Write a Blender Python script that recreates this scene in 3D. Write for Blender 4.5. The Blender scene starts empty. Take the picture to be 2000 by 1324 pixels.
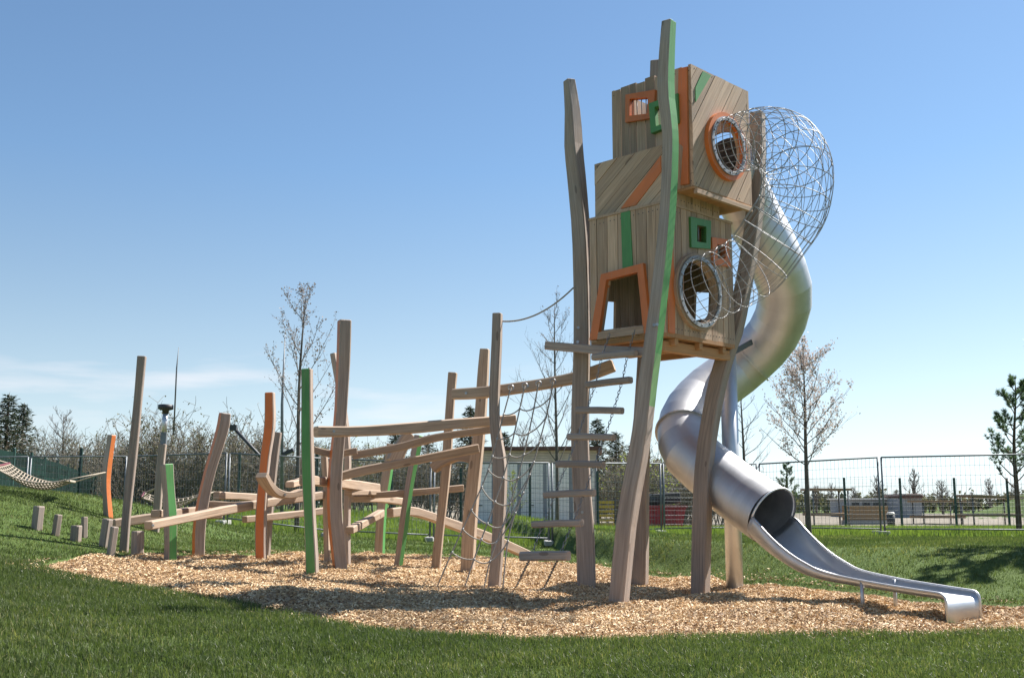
import bpy, bmesh, math, random
import numpy as np
from mathutils import Vector, Matrix
from mathutils.geometry import tessellate_polygon

random.seed(7)
rng = np.random.default_rng(11)
scene = bpy.context.scene
COL = scene.collection
R = math.radians
V = Vector

# ------------------------------------------------------------------ camera model
FPX, CX, CY, CAMZ = 2100.0, 1000.0, 662.0, 1.05
PITCH = math.atan(320 / FPX)
CP, SP = math.cos(PITCH), math.sin(PITCH)

def ray(px, py):
    u, v = (px - CX) / FPX, (CY - py) / FPX
    return V((u, CP - v * SP, SP + v * CP))

def P(px, py, Y):
    r = ray(px, py); t = Y / r.y
    return V((r.x * t, Y, CAMZ + r.z * t))

# ------------------------------------------------------------------ terrain
def S(t):
    t = np.clip(t, 0, 1)
    return t * t * (3 - 2 * t)

def vnoise(x, y, seed=0):
    return (np.sin(x * 1.3 + seed) * np.cos(y * 1.7 - seed * .7) + np.sin(x * 2.9 - y * 2.1 + seed * 2.3) * .6
            + np.sin(x * .7 + y * 3.7 + seed) * .4) / 2.0

def ground(x, y):
    x = np.asarray(x, float); y = np.asarray(y, float)
    z = .64 * S((-x - 4.8) / 3.3) * np.exp(-((y - 18) / np.where(y < 18, 5.0, 9)) ** 2)
    z = z + .078 * (np.sqrt(np.clip(-x + .3, 0, 9.5) ** 2 + .25) - .5) * (1 - S((y - 19) / 15)) * S((y - 1) / 7)
    z = z + .6 * S((y - 23) / 16) * S((-x - 1) / 7)
    yf = 11.3 + 8.5 * np.exp(-np.clip((x - 1.6) / 1.25, -2.5, 50))
    z = z + .47 * S((y - yf) / 3.0) - .2 * S((y - yf - 5) / 9)
    z = z - .42 * S((y - 24) / 30) * S(x / 4)
    z = z + 6.2 * S((x - 36) / 13) * np.exp(-((y - 84) / 9) ** 2)
    z = z + .018 * vnoise(x * 1.6, y * 1.6, 3) + .03 * vnoise(x * .5, y * .5, 1)
    return z

def gz(x, y):
    return float(ground(x, y))

def G(px, py, y0=5.0, y1=120.0):
    r = ray(px, py); prev = None
    Y = y0
    while Y < y1:
        p = P(px, py, Y)
        if p.z <= gz(p.x, p.y):
            a, b = Y - .1, Y
            for _ in range(20):
                m = (a + b) / 2; q = P(px, py, m)
                if q.z <= gz(q.x, q.y): b = m
                else: a = m
            return P(px, py, b)
        Y += .1
    return P(px, py, y1)

def GS_(px, py):
    q = G(px, py)
    for _ in range(4):
        z = surf(q.x, q.y); r = ray(px, py); t = (z - CAMZ) / r.z if abs(r.z) > 1e-4 else q.y / r.y
        q = V((r.x * t, r.y * t, z))
    return q

BED_PX = [(52,1103),(110,1089),(215,1083),(330,1084),(450,1083),(520,1079),(600,1079),(700,1086),(790,1086),(900,1084),
          (1000,1089),(1080,1098),(1190,1101),(1250,1117),(1320,1127),(1450,1133),(1560,1138),(1650,1149),(1750,1161),
          (1830,1172),(1920,1176),(2000,1178),(2200,1182),(2250,1228),(2000,1233),(1800,1240),(1600,1241),(1400,1244),(1200,1250),(1000,1251),
          (900,1245),(800,1236),(700,1225),(600,1208),(500,1188),(400,1168),(290,1152),(165,1130)]
_bed = [G(*p) for p in BED_PX]
BED = np.array([(p.x, p.y) for p in _bed])
# closed smooth outline (Chaikin)
for _ in range(2):
    nx = np.roll(BED, -1, 0)
    BED = np.stack([BED * .75 + nx * .25, BED * .25 + nx * .75], 1).reshape(-1, 2)

def in_bed(x, y):
    x = np.asarray(x); y = np.asarray(y)
    ins = np.zeros(x.shape, bool)
    n = len(BED)
    for i in range(n):
        x0, y0 = BED[i]; x1, y1 = BED[(i + 1) % n]
        c = ((y0 > y) != (y1 > y))
        with np.errstate(divide='ignore', invalid='ignore'):
            xi = (x1 - x0) * (y - y0) / ((y1 - y0) if y1 != y0 else 1e-9) + x0
        ins ^= c & (x < xi)
    return ins

def bed_dist(x, y):
    x = np.asarray(x, float); y = np.asarray(y, float)
    d = np.full(x.shape, 1e9)
    n = len(BED)
    for i in range(n):
        ax, ay = BED[i]; bx, by = BED[(i + 1) % n]
        vx, vy = bx - ax, by - ay
        L = vx * vx + vy * vy + 1e-12
        t = np.clip(((x - ax) * vx + (y - ay) * vy) / L, 0, 1)
        d = np.minimum(d, np.hypot(x - ax - t * vx, y - ay - t * vy))
    return d

def bed_z(x, y, d):
    f = np.clip(d / .45, 0, 1)
    bump = .065 * vnoise(x * 2.1, y * 2.1, 5) + .03 * vnoise(x * 5.3, y * 5.3, 9) + .045 * vnoise(x * .9 + 2, y * 1.1, 2)
    pit = .09 * np.exp(-((x - 4.15) ** 2 + (y - 10.75) ** 2) / .9)
    return ground(x, y) - .05 + (.05 + bump * .85) * S(f) - pit * S(f)

def surf(x, y):
    x = np.array([float(x)]); y = np.array([float(y)])
    if in_bed(x, y)[0]:
        return float(bed_z(x, y, bed_dist(x, y))[0])
    return float(ground(x, y)[0])

# ------------------------------------------------------------------ materials
def new_mat(name):
    m = bpy.data.materials.new(name); m.use_nodes = True
    nt = m.node_tree
    bs = nt.nodes['Principled BSDF']
    return m, nt, bs

def N(nt, typ, **kw):
    n = nt.nodes.new(typ)
    for k, v in kw.items():
        if k in n.inputs.keys(): n.inputs[k].default_value = v
        else: setattr(n, k, v)
    return n

def rgba(c): return (c[0], c[1], c[2], 1)

def mixcol(nt, fac, a, b, mode='MIX'):
    n = nt.nodes.new('ShaderNodeMix'); n.data_type = 'RGBA'; n.blend_type = mode
    for sock, v in ((n.inputs[0], fac), (n.inputs[6], a), (n.inputs[7], b)):
        if hasattr(v, 'is_output') or isinstance(v, bpy.types.NodeSocket): nt.links.new(v, sock)
        else: sock.default_value = v
    return n.outputs[2]

def mathn(nt, op, a, b=None, clamp=False):
    n = nt.nodes.new('ShaderNodeMath'); n.operation = op; n.use_clamp = clamp
    for i, v in enumerate((a, b)):
        if v is None: continue
        if isinstance(v, bpy.types.NodeSocket): nt.links.new(v, n.inputs[i])
        else: n.inputs[i].default_value = v
    return n.outputs[0]

def noise(nt, vec, scale, detail=4, rough=.55, mscale=None):
    n = nt.nodes.new('ShaderNodeTexNoise')
    n.inputs['Scale'].default_value = scale; n.inputs['Detail'].default_value = detail; n.inputs['Roughness'].default_value = rough
    if mscale:
        mp = nt.nodes.new('ShaderNodeMapping'); mp.inputs['Scale'].default_value = mscale
        nt.links.new(vec, mp.inputs['Vector']); vec = mp.outputs[0]
    nt.links.new(vec, n.inputs['Vector'])
    return n.outputs['Fac']

def tinted(nt, col, amount=1.0):
    at = N(nt, 'ShaderNodeAttribute', attribute_name='tint')
    oi = nt.nodes.new('ShaderNodeObjectInfo')
    r = mathn(nt, 'MULTIPLY', mathn(nt, 'SUBTRACT', oi.outputs['Random'], .5), .36)
    f = mathn(nt, 'ADD', mathn(nt, 'ADD', at.outputs['Fac'], r), 1.0)
    vm = nt.nodes.new('ShaderNodeVectorMath'); vm.operation = 'SCALE'
    nt.links.new(col, vm.inputs[0]); nt.links.new(f, vm.inputs['Scale'])
    return vm.outputs[0]

def range01(nt, s, a, b):
    n = nt.nodes.new('ShaderNodeMapRange'); n.inputs[1].default_value = a; n.inputs[2].default_value = b
    nt.links.new(s, n.inputs[0]); return n.outputs[0]

def wood_mat(name, dark, light, grey, greyamt=.5, rough=.75):
    m, nt, bs = new_mat(name)
    uv = nt.nodes.new('ShaderNodeTexCoord').outputs['UV']
    g1 = noise(nt, uv, 1, 5, .6, (46, 1.6, 1))
    g2 = noise(nt, uv, 1, 3, .5, (9, .7, 1))
    g3 = noise(nt, uv, 1, 4, .6, (5, 2.0, 1))
    c = mixcol(nt, range01(nt, g1, .3, .7), rgba(dark), rgba(light))
    c = mixcol(nt, mathn(nt, 'MULTIPLY', range01(nt, g3, .35, .7), greyamt), c, rgba(grey))
    c = mixcol(nt, mathn(nt, 'MULTIPLY', range01(nt, g2, .52, .75), .45), c, rgba([x * .62 for x in dark]))
    ck = noise(nt, uv, 1, 2, .5, (75, .55, 1))
    c = mixcol(nt, mathn(nt, 'MULTIPLY', range01(nt, ck, .66, .72), .6), c, rgba([x * .28 for x in dark]))
    # knots
    vo = nt.nodes.new('ShaderNodeTexVoronoi'); mp = nt.nodes.new('ShaderNodeMapping'); mp.inputs['Scale'].default_value = (5, 1.7, 1)
    nt.links.new(uv, mp.inputs['Vector']); nt.links.new(mp.outputs[0], vo.inputs['Vector']); vo.inputs['Scale'].default_value = 1
    k = mathn(nt, 'LESS_THAN', vo.outputs['Distance'], .11)
    c = mixcol(nt, mathn(nt, 'MULTIPLY', k, .55), c, rgba([x * .35 for x in dark]))
    nt.links.new(tinted(nt, c), bs.inputs['Base Color'])
    bs.inputs['Roughness'].default_value = rough
    bp = nt.nodes.new('ShaderNodeBump'); bp.inputs['Strength'].default_value = .35; bp.inputs['Distance'].default_value = .006
    nt.links.new(g1, bp.inputs['Height']); nt.links.new(bp.outputs[0], bs.inputs['Normal'])
    return m

def paint_mat(name, col, worn):
    m, nt, bs = new_mat(name)
    uv = nt.nodes.new('ShaderNodeTexCoord').outputs['UV']
    g1 = noise(nt, uv, 1, 5, .6, (34, 1.6, 1))
    g3 = noise(nt, uv, 1, 3, .6, (3, 1.2, 1))
    c = mixcol(nt, range01(nt, g3, .35, .75), rgba(col), rgba([x * .72 for x in col]))
    c = mixcol(nt, mathn(nt, 'MULTIPLY', range01(nt, g1, .55, .8), worn), c, rgba((.3, .22, .15)))
    nt.links.new(tinted(nt, c), bs.inputs['Base Color'])
    bs.inputs['Roughness'].default_value = .5
    bp = nt.nodes.new('ShaderNodeBump'); bp.inputs['Strength'].default_value = .3; bp.inputs['Distance'].default_value = .005
    nt.links.new(g1, bp.inputs['Height']); nt.links.new(bp.outputs[0], bs.inputs['Normal'])
    return m

def plain_mat(name, col, rough=.7, metal=0.0, nscale=6.0, namt=.25, spec=.5, bump=0.0):
    m, nt, bs = new_mat(name)
    ob = nt.nodes.new('ShaderNodeTexCoord').outputs['Object']
    n1 = noise(nt, ob, nscale, 5, .6)
    c = mixcol(nt, range01(nt, n1, .3, .7), rgba([x * (1 - namt) for x in col]), rgba([min(1, x * (1 + namt)) for x in col]))
    nt.links.new(tinted(nt, c), bs.inputs['Base Color'])
    bs.inputs['Roughness'].default_value = rough; bs.inputs['Metallic'].default_value = metal
    bs.inputs['Specular IOR Level'].default_value = spec
    if bump:
        bp = nt.nodes.new('ShaderNodeBump'); bp.inputs['Strength'].default_value = bump; bp.inputs['Distance'].default_value = .02
        nt.links.new(n1, bp.inputs['Height']); nt.links.new(bp.outputs[0], bs.inputs['Normal'])
    return m

def steel_mat(name, col, rough):
    m, nt, bs = new_mat(name)
    uv = nt.nodes.new('ShaderNodeTexCoord')
    n1 = noise(nt, uv.outputs['UV'], 1, 4, .6, (60, 3, 1))
    n2 = noise(nt, uv.outputs['Object'], 3.0, 4, .6)
    c = mixcol(nt, range01(nt, n2, .35, .7), rgba([x * .86 for x in col]), rgba(col))
    nt.links.new(tinted(nt, c), bs.inputs['Base Color'])
    rr = mathn(nt, 'ADD', mathn(nt, 'MULTIPLY', n1, .12), rough - .06)
    rr = mathn(nt, 'ADD', rr, mathn(nt, 'MULTIPLY', n2, .08))
    nt.links.new(rr, bs.inputs['Roughness']); bs.inputs['Metallic'].default_value = 1.0
    bp = nt.nodes.new('ShaderNodeBump'); bp.inputs['Strength'].default_value = .06; bp.inputs['Distance'].default_value = .02
    nt.links.new(n2, bp.inputs['Height']); nt.links.new(bp.outputs[0], bs.inputs['Normal'])
    return m

def leaf_mat(name, c1, c2, trans=.4, rough=.5, spec=.4, tr_tint=(1.0, 1.15, .55, 1)):
    m, nt, bs = new_mat(name)
    at = N(nt, 'ShaderNodeAttribute', attribute_name='tint')
    c = mixcol(nt, at.outputs['Fac'], rgba(c1), rgba(c2))
    nt.links.new(c, bs.inputs['Base Color'])
    bs.inputs['Roughness'].default_value = rough; bs.inputs['Specular IOR Level'].default_value = spec
    tr = nt.nodes.new('ShaderNodeBsdfTranslucent')
    br = mixcol(nt, 1.0, c, tr_tint, 'MULTIPLY')
    nt.links.new(br, tr.inputs['Color'])
    mx = nt.nodes.new('ShaderNodeMixShader'); mx.inputs[0].default_value = trans
    nt.links.new(bs.outputs[0], mx.inputs[1]); nt.links.new(tr.outputs[0], mx.inputs[2])
    nt.links.new(mx.outputs[0], nt.nodes['Material Output'].inputs['Surface'])
    return m

def leaf_mat_straw(*a, **k):
    m = leaf_mat(*a, **k); nt = m.node_tree
    at = [n for n in nt.nodes if n.type == 'ATTRIBUTE'][0]
    mix = [l.to_node for l in nt.links if l.from_node == at][0]
    c = mixcol(nt, range01(nt, at.outputs['Fac'], .86, 1.0), mix.outputs[2], (.30, .27, .13, 1))
    for l in list(nt.links):
        if l.from_node == mix and l.to_socket.node.name != c.node.name:
            nt.links.new(c, l.to_socket)
    return m

M = {}
M['wood'] = wood_mat('oak_wood', (.22, .16, .125), (.43, .335, .265), (.31, .272, .245), .6)
M['plank'] = wood_mat('larch_planks', (.30, .188, .118), (.525, .362, .24), (.375, .297, .235), .4)
M['beam'] = wood_mat('warm_lit_wood', (.27, .18, .12), (.49, .36, .255), (.35, .29, .235), .4)  # lightened for sunlit planks; warm tone also stands for chip bounce on some posts
M['under'] = wood_mat('joist_wood', (.33, .16, .065), (.46, .25, .11), (.32, .19, .10), .3)
M['orange'] = paint_mat('orange_paint', (.60, .16, .035), .5)
M['green'] = paint_mat('green_paint', (.085, .28, .075), .45)
M['palegreen'] = paint_mat('worn_green_paint', (.17, .32, .12), .5)
M['steel'] = steel_mat('brushed_steel', (.60, .60, .61), .5)
M['wire'] = plain_mat('steel_wire', (.30, .30, .305), .5, .3)
M['ring'] = plain_mat('dull_steel_ring', (.33, .33, .33), .5, .7)
M['chain'] = plain_mat('chain_steel', (.32, .31, .30), .35, 1.0)
M['galv'] = plain_mat('galvanised_tube', (.16, .17, .18), .55, .5)
M['rope'] = plain_mat('grey_rope', (.36, .33, .29), .9, 0, 60, .3)
M['hemp'] = plain_mat('hemp_rope', (.36, .30, .23), .9, 0, 60, .3)
M['knot'] = plain_mat('rope_clamp', (.34, .33, .32), .6, .2)
M['bolt'] = plain_mat('bolt_steel', (.35, .35, .36), .4, 1.0)
M['dark'] = plain_mat('dark_metal', (.04, .04, .045), .55)
M['fgreen'] = plain_mat('dark_green_coating', (.018, .05, .04), .5)
M['privacy'] = plain_mat('green_privacy_strip', (.006, .02, .0155), .8, 0, 2.0, .3, .1)
M['white'] = plain_mat('white_panel', (.88, .82, .73), .6, 0, 1.5, .06)
M['cream'] = plain_mat('beige_boards', (.60, .48, .36), .7, 0, 3, .15)
M['brownroof'] = plain_mat('brown_roof_edge', (.10, .045, .03), .6)
M['red'] = plain_mat('red_metal', (.32, .02, .03), .5)
M['sand'] = plain_mat('sandy_yard', (.27, .235, .185), .95, 0, .6, .3, .2)
M['spreader'] = plain_mat('dark_red_spreader', (.10, .012, .018), .6)
M['yellow'] = plain_mat('yellow_paint', (.55, .38, .05), .6)
M['concrete'] = plain_mat('concrete', (.33, .32, .30), .9, 0, 8, .2)
M['grey'] = plain_mat('grey_render', (.34, .35, .37), .8, 0, 2, .12)
M['deck'] = wood_mat('deck_wood', (.25, .15, .07), (.36, .23, .11), (.28, .2, .13), .3)
M['bark'] = plain_mat('grey_bark', (.115, .095, .08), .9, 0, 14, .35)
M['twig'] = plain_mat('brown_twigs', (.15, .13, .10), .9, 0, 9, .3)
M['pbark'] = plain_mat('pine_bark', (.12, .08, .055), .9, 0, 12, .35)
M['blossom'] = leaf_mat('pale_blossom', (.40, .32, .285), (.74, .65, .60), .25, .7, .2, (1, .92, .88, 1))
M['bud'] = leaf_mat('brown_buds', (.17, .13, .11), (.40, .34, .31), .25, .8, .2, (1, .95, .9, 1))
M['needle'] = leaf_mat('pine_needles', (.07, .11, .075), (.15, .20, .13), .35, .5)
M['spruce'] = leaf_mat('spruce_needles', (.018, .032, .018), (.05, .065, .035), .15, .6)
M['young'] = leaf_mat('young_leaves', (.20, .22, .045), (.34, .36, .08), .5, .6)
M['bushleaf'] = leaf_mat('sparse_leaves', (.11, .105, .06), (.20, .185, .095), .3, .7, .2, (1, 1, .8, 1))
M['blade'] = leaf_mat_straw('grass_blades', (.052, .078, .028), (.15, .175, .068), .42, .48, .3)
M['tallblade'] = leaf_mat('meadow_blades', (.10, .14, .03), (.22, .27, .075), .5, .45, .4)
M['chip'] = None

def chip_material():
    m, nt, bs = new_mat('wood_chips')
    at = N(nt, 'ShaderNodeAttribute', attribute_name='tint')
    cr = nt.nodes.new('ShaderNodeValToRGB')
    e = cr.color_ramp.elements
    e[0].position = 0; e[0].color = (.13, .065, .03, 1)
    e[1].position = 1; e[1].color = (.90, .73, .48, 1)
    x = e.new(.35); x.color = (.40, .255, .13, 1)
    x = e.new(.7); x.color = (.64, .455, .25, 1)
    nt.links.new(at.outputs['Fac'], cr.inputs[0])
    nt.links.new(cr.outputs[0], bs.inputs['Base Color'])
    bs.inputs['Roughness'].default_value = .6; bs.inputs['Specular IOR Level'].default_value = .35
    return m
M['chip'] = chip_material()

def bed_material():
    m, nt, bs = new_mat('wood_chip_ground')
    ob = nt.nodes.new('ShaderNodeTexCoord').outputs['Object']
    vo = nt.nodes.new('ShaderNodeTexVoronoi'); vo.inputs['Scale'].default_value = 38; nt.links.new(ob, vo.inputs['Vector'])
    cr = nt.nodes.new('ShaderNodeValToRGB'); e = cr.color_ramp.elements
    e[0].color = (.20, .115, .06, 1); e[1].color = (.66, .49, .30, 1); x = e.new(.5); x.color = (.46, .31, .17, 1)
    sx = nt.nodes.new('ShaderNodeSeparateColor'); nt.links.new(vo.outputs['Color'], sx.inputs[0])
    nt.links.new(sx.outputs[0], cr.inputs[0])
    n2 = noise(nt, ob, .9, 4)
    c = mixcol(nt, mathn(nt, 'MULTIPLY', range01(nt, n2, .5, .75), .3), cr.outputs[0], (.25, .14, .07, 1))
    nt.links.new(c, bs.inputs['Base Color']); bs.inputs['Roughness'].default_value = .9
    bp = nt.nodes.new('ShaderNodeBump'); bp.inputs['Strength'].default_value = .8; bp.inputs['Distance'].default_value = .02
    nt.links.new(vo.outputs['Distance'], bp.inputs['Height']); nt.links.new(bp.outputs[0], bs.inputs['Normal'])
    return m
M['bed'] = bed_material()

def lawn_material():
    m, nt, bs = new_mat('lawn_ground')
    ob = nt.nodes.new('ShaderNodeTexCoord').outputs['Object']
    n1 = noise(nt, ob, 30, 4, .7); n2 = noise(nt, ob, .35, 4, .6)
    c = mixcol(nt, range01(nt, n1, .3, .7), (.05, .085, .02, 1), (.12, .175, .045, 1))
    c = mixcol(nt, mathn(nt, 'MULTIPLY', range01(nt, n2, .45, .75), .5), c, (.13, .15, .045, 1))
    nt.links.new(c, bs.inputs['Base Color']); bs.inputs['Roughness'].default_value = .9
    bs.inputs['Specular IOR Level'].default_value = .15
    bp = nt.nodes.new('ShaderNodeBump'); bp.inputs['Strength'].default_value = .9; bp.inputs['Distance'].default_value = .05
    nt.links.new(n1, bp.inputs['Height']); nt.links.new(bp.outputs[0], bs.inputs['Normal'])
    return m
M['lawn'] = lawn_material()

# ------------------------------------------------------------------ mesh builder
class MB:
    def __init__(s):
        s.v = []; s.f = []; s.m = []; s.uv = []; s.sm = []; s.t = []; s.sharp = []
        s.tint = 0.0

    def face(s, idx, mat=0, uv=None, smooth=False):
        s.f.append(tuple(idx)); s.m.append(mat); s.sm.append(smooth); s.t.append(s.tint)
        s.uv.extend(uv if uv else [(s.v[i][0] + s.v[i][1], s.v[i][2]) for i in idx])

    def sweep(s, pts, w, h, ref=(1, 0, 0), cham=.1, mats=None, paint_from=None, jit=0.0, captaper=True, uvo=None):
        """chamfered rectangle swept along pts. a axis follows ref, b = t x a. mats: dict face->mat index"""
        pts = [V(p) for p in pts]; n = len(pts)
        W = w if isinstance(w, (list, tuple)) else [w] * n
        H = h if isinstance(h, (list, tuple)) else [h] * n
        refs = [V(r) for r in ref] if isinstance(ref, list) else [V(ref)] * n
        mats = mats or {}
        uo = (random.random() * 20, random.random() * 20) if uvo is None else uvo
        rows = []; L = 0; Ls = []
        for i, p in enumerate(pts):
            t = (pts[min(i + 1, n - 1)] - pts[max(i - 1, 0)]).normalized()
            ref = refs[i]; a = (ref - t * ref.dot(t)).normalized(); b = t.cross(a)
            if i: L += (p - pts[i - 1]).length
            ww, hh = W[i] / 2, H[i] / 2; c = min(ww, hh) * 2 * cham
            prof = [(ww, -hh + c), (ww, hh - c), (ww - c, hh), (-ww + c, hh), (-ww, hh - c), (-ww, -hh + c), (-ww + c, -hh), (ww - c, -hh)]
            rows.append((p, a, b, prof, t)); Ls.append(L)
        ring = []
        def add(p, a, b, prof, k=1.0, off=None):
            base = len(s.v)
            for (x, y) in prof:
                q = p + a * (x * k) + b * (y * k)
                if off is not None: q = q + off
                s.v.append(tuple(q))
            ring.append(list(range(base, base + 8)))
        c0 = min(W[0], H[0]) * cham * .8; c1 = min(W[-1], H[-1]) * cham * .8
        if captaper: add(*rows[0][:4], k=.88, off=-rows[0][4] * c0)
        for r in rows: add(*r[:4])
        if captaper: add(*rows[-1][:4], k=.88, off=rows[-1][4] * c1)
        LL = ([Ls[0] - c0] if captaper else []) + Ls + ([Ls[-1] + c1] if captaper else [])
        per = [0]
        pr = rows[0][3]
        for k in range(8):
            x0, y0 = pr[k]; x1, y1 = pr[(k + 1) % 8]; per.append(per[-1] + math.hypot(x1 - x0, y1 - y0))
        for i in range(len(ring) - 1):
            for k in range(8):
                k2 = (k + 1) % 8
                mm = mats.get(k, 0)
                if callable(mm): mm = mm(LL[i])
                s.face((ring[i][k], ring[i][k2], ring[i + 1][k2], ring[i + 1][k]), mm,
                       [(per[k] + uo[0], LL[i] + uo[1]), (per[k + 1] + uo[0], LL[i] + uo[1]), (per[k + 1] + uo[0], LL[i + 1] + uo[1]), (per[k] + uo[0], LL[i + 1] + uo[1])])
        ev = [(x + uo[0], y + uo[1]) for (x, y) in pr]
        s.face(list(reversed(ring[0])), 0, list(reversed(ev)))
        s.face(ring[-1], 0, ev)

    def tube(s, pts, r, n=6, mat=0, caps=True, closed=False, smooth=True):
        pts = [V(p) for p in pts]; m = len(pts)
        rr = r if isinstance(r, (list, tuple)) else [r] * m
        t0 = (pts[1] - pts[0]).normalized()
        ref = V((0, 0, 1)) if abs(t0.z) < .9 else V((1, 0, 0))
        a = (ref - t0 * ref.dot(t0)).normalized()
        rings = []; L = 0
        for i in range(m):
            if closed: t = (pts[(i + 1) % m] - pts[i - 1]).normalized()
            else: t = (pts[min(i + 1, m - 1)] - pts[max(i - 1, 0)]).normalized()
            a = (a - t * a.dot(t)); a = a.normalized() if a.length > 1e-6 else V((1, 0, 0)); b = t.cross(a)
            base = len(s.v)
            for k in range(n):
                q = pts[i] + (a * math.cos(2 * math.pi * k / n) + b * math.sin(2 * math.pi * k / n)) * rr[i]
                s.v.append((q.x, q.y, q.z))
            if i: L += (pts[i] - pts[i - 1]).length
            rings.append((base, L))
        cnt = m if closed else m - 1
        for i in range(cnt):
            b0, l0 = rings[i]; b1, l1 = rings[(i + 1) % m]
            if l1 < l0: l1 = l0 + .05
            for k in range(n):
                k2 = (k + 1) % n
                s.face((b0 + k, b0 + k2, b1 + k2, b1 + k), mat, [(k / n, l0), ((k + 1) / n, l0), ((k + 1) / n, l1), (k / n, l1)], smooth)
        if caps and not closed:
            s.face([rings[0][0] + k for k in reversed(range(n))], mat, [(0, 0)] * n)
            s.face([rings[-1][0] + k for k in range(n)], mat, [(0, 0)] * n)

    def box(s, c, half, ax=None, mat=0):
        c = V(c); ax = ax or (V((1, 0, 0)), V((0, 1, 0)), V((0, 0, 1)))
        base = len(s.v)
        for z in (-1, 1):
            for y in (-1, 1):
                for x in (-1, 1):
                    q = c + ax[0] * (x * half[0]) + ax[1] * (y * half[1]) + ax[2] * (z * half[2]); s.v.append(tuple(q))
        b = base; h = half
        for f, (da, db) in (((0, 2, 3, 1), (1, 0)), ((4, 5, 7, 6), (0, 1)), ((0, 1, 5, 4), (0, 2)), ((2, 6, 7, 3), (2, 0)), ((0, 4, 6, 2), (2, 1)), ((1, 3, 7, 5), (1, 2))):
            s.face([b + i for i in f], mat, [(0, 0), (h[da] * 2, 0), (h[da] * 2, h[db] * 2), (0, h[db] * 2)])

    def build(s, name, mats, parent=None, loc=None):
        me = bpy.data.meshes.new(name)
        vs = s.v
        if loc is not None:
            L = V(loc); vs = [(x - L.x, y - L.y, z - L.z) for x, y, z in s.v]
        me.from_pydata(vs, [], s.f)
        mats = mats if isinstance(mats, (list, tuple)) else [mats]
        for m in mats: me.materials.append(m)
        me.polygons.foreach_set('material_index', s.m)
        me.polygons.foreach_set('use_smooth', s.sm)
        uvl = me.uv_layers.new(name='UVMap')
        uvl.data.foreach_set('uv', np.array(s.uv, np.float32).ravel())
        if any(s.t):
            at = me.attributes.new('tint', 'FLOAT', 'FACE'); at.data.foreach_set('value', np.array(s.t, np.float32))
        o = bpy.data.objects.new(name, me); COL.objects.link(o)
        if loc is not None and parent is None: o.location = loc
        if parent is not None: o.parent = parent
        return o

def tag(o, label=None, cat=None, group=None, kind=None):
    if label: o['label'] = label
    if cat: o['category'] = cat
    if group: o['group'] = group
    if kind: o['kind'] = kind
    return o

def empty(name, loc, label, cat, group=None, rz=0):
    o = bpy.data.objects.new(name, None); COL.objects.link(o)
    o.location = loc; o.rotation_euler = (0, 0, rz); o.empty_display_size = .2
    return tag(o, label, cat, group)

class TH:
    """a thing: an empty at its base; parts are given in world coordinates"""
    def __init__(s, name, loc, label, cat, group=None):
        s.loc = V(loc); s.o = empty(name, loc, label, cat, group)
    def part(s, mb, name, mats, parent=None, label=None):
        o = mb.build(name, mats, None, s.loc)
        o.location = (0, 0, 0); o.parent = parent or s.o
        if label: o['label'] = label
        return o

def npmesh(name, verts, faces, mats, tint=None, uv=None, smooth=False, tri=True):
    """faces: (n,k) array"""
    me = bpy.data.meshes.new(name)
    nf, k = faces.shape
    me.vertices.add(len(verts)); me.vertices.foreach_set('co', np.asarray(verts, np.float32).ravel())
    me.loops.add(nf * k); me.loops.foreach_set('vertex_index', np.asarray(faces, np.int32).ravel())
    me.polygons.add(nf); me.polygons.foreach_set('loop_start', np.arange(0, nf * k, k, dtype=np.int32))
    me.polygons.foreach_set('use_smooth', np.full(nf, smooth))
    me.update(calc_edges=True)
    for m in (mats if isinstance(mats, (list, tuple)) else [mats]): me.materials.append(m)
    if tint is not None:
        at = me.attributes.new('tint', 'FLOAT', 'POINT'); at.data.foreach_set('value', np.asarray(tint, np.float32))
    return me

def link(name, me, parent=None):
    o = bpy.data.objects.new(name, me); COL.objects.link(o)
    if parent is not None: o.parent = parent
    return o

def spline(pts, n):
    """Catmull-Rom through pts -> n points (list of Vector, any dim via tuples)"""
    A = np.array([tuple(p) for p in pts], float)
    A = np.vstack([2 * A[0] - A[1], A, 2 * A[-1] - A[-2]])
    seg = len(A) - 3; out = []
    for i in range(n):
        x = i / (n - 1) * seg; k = min(int(x), seg - 1); t = x - k
        p0, p1, p2, p3 = A[k:k + 4]
        out.append(.5 * ((2 * p1) + (-p0 + p2) * t + (2 * p0 - 5 * p1 + 4 * p2 - p3) * t * t + (-p0 + 3 * p1 - 3 * p2 + p3) * t ** 3))
    return np.array(out)

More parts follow.
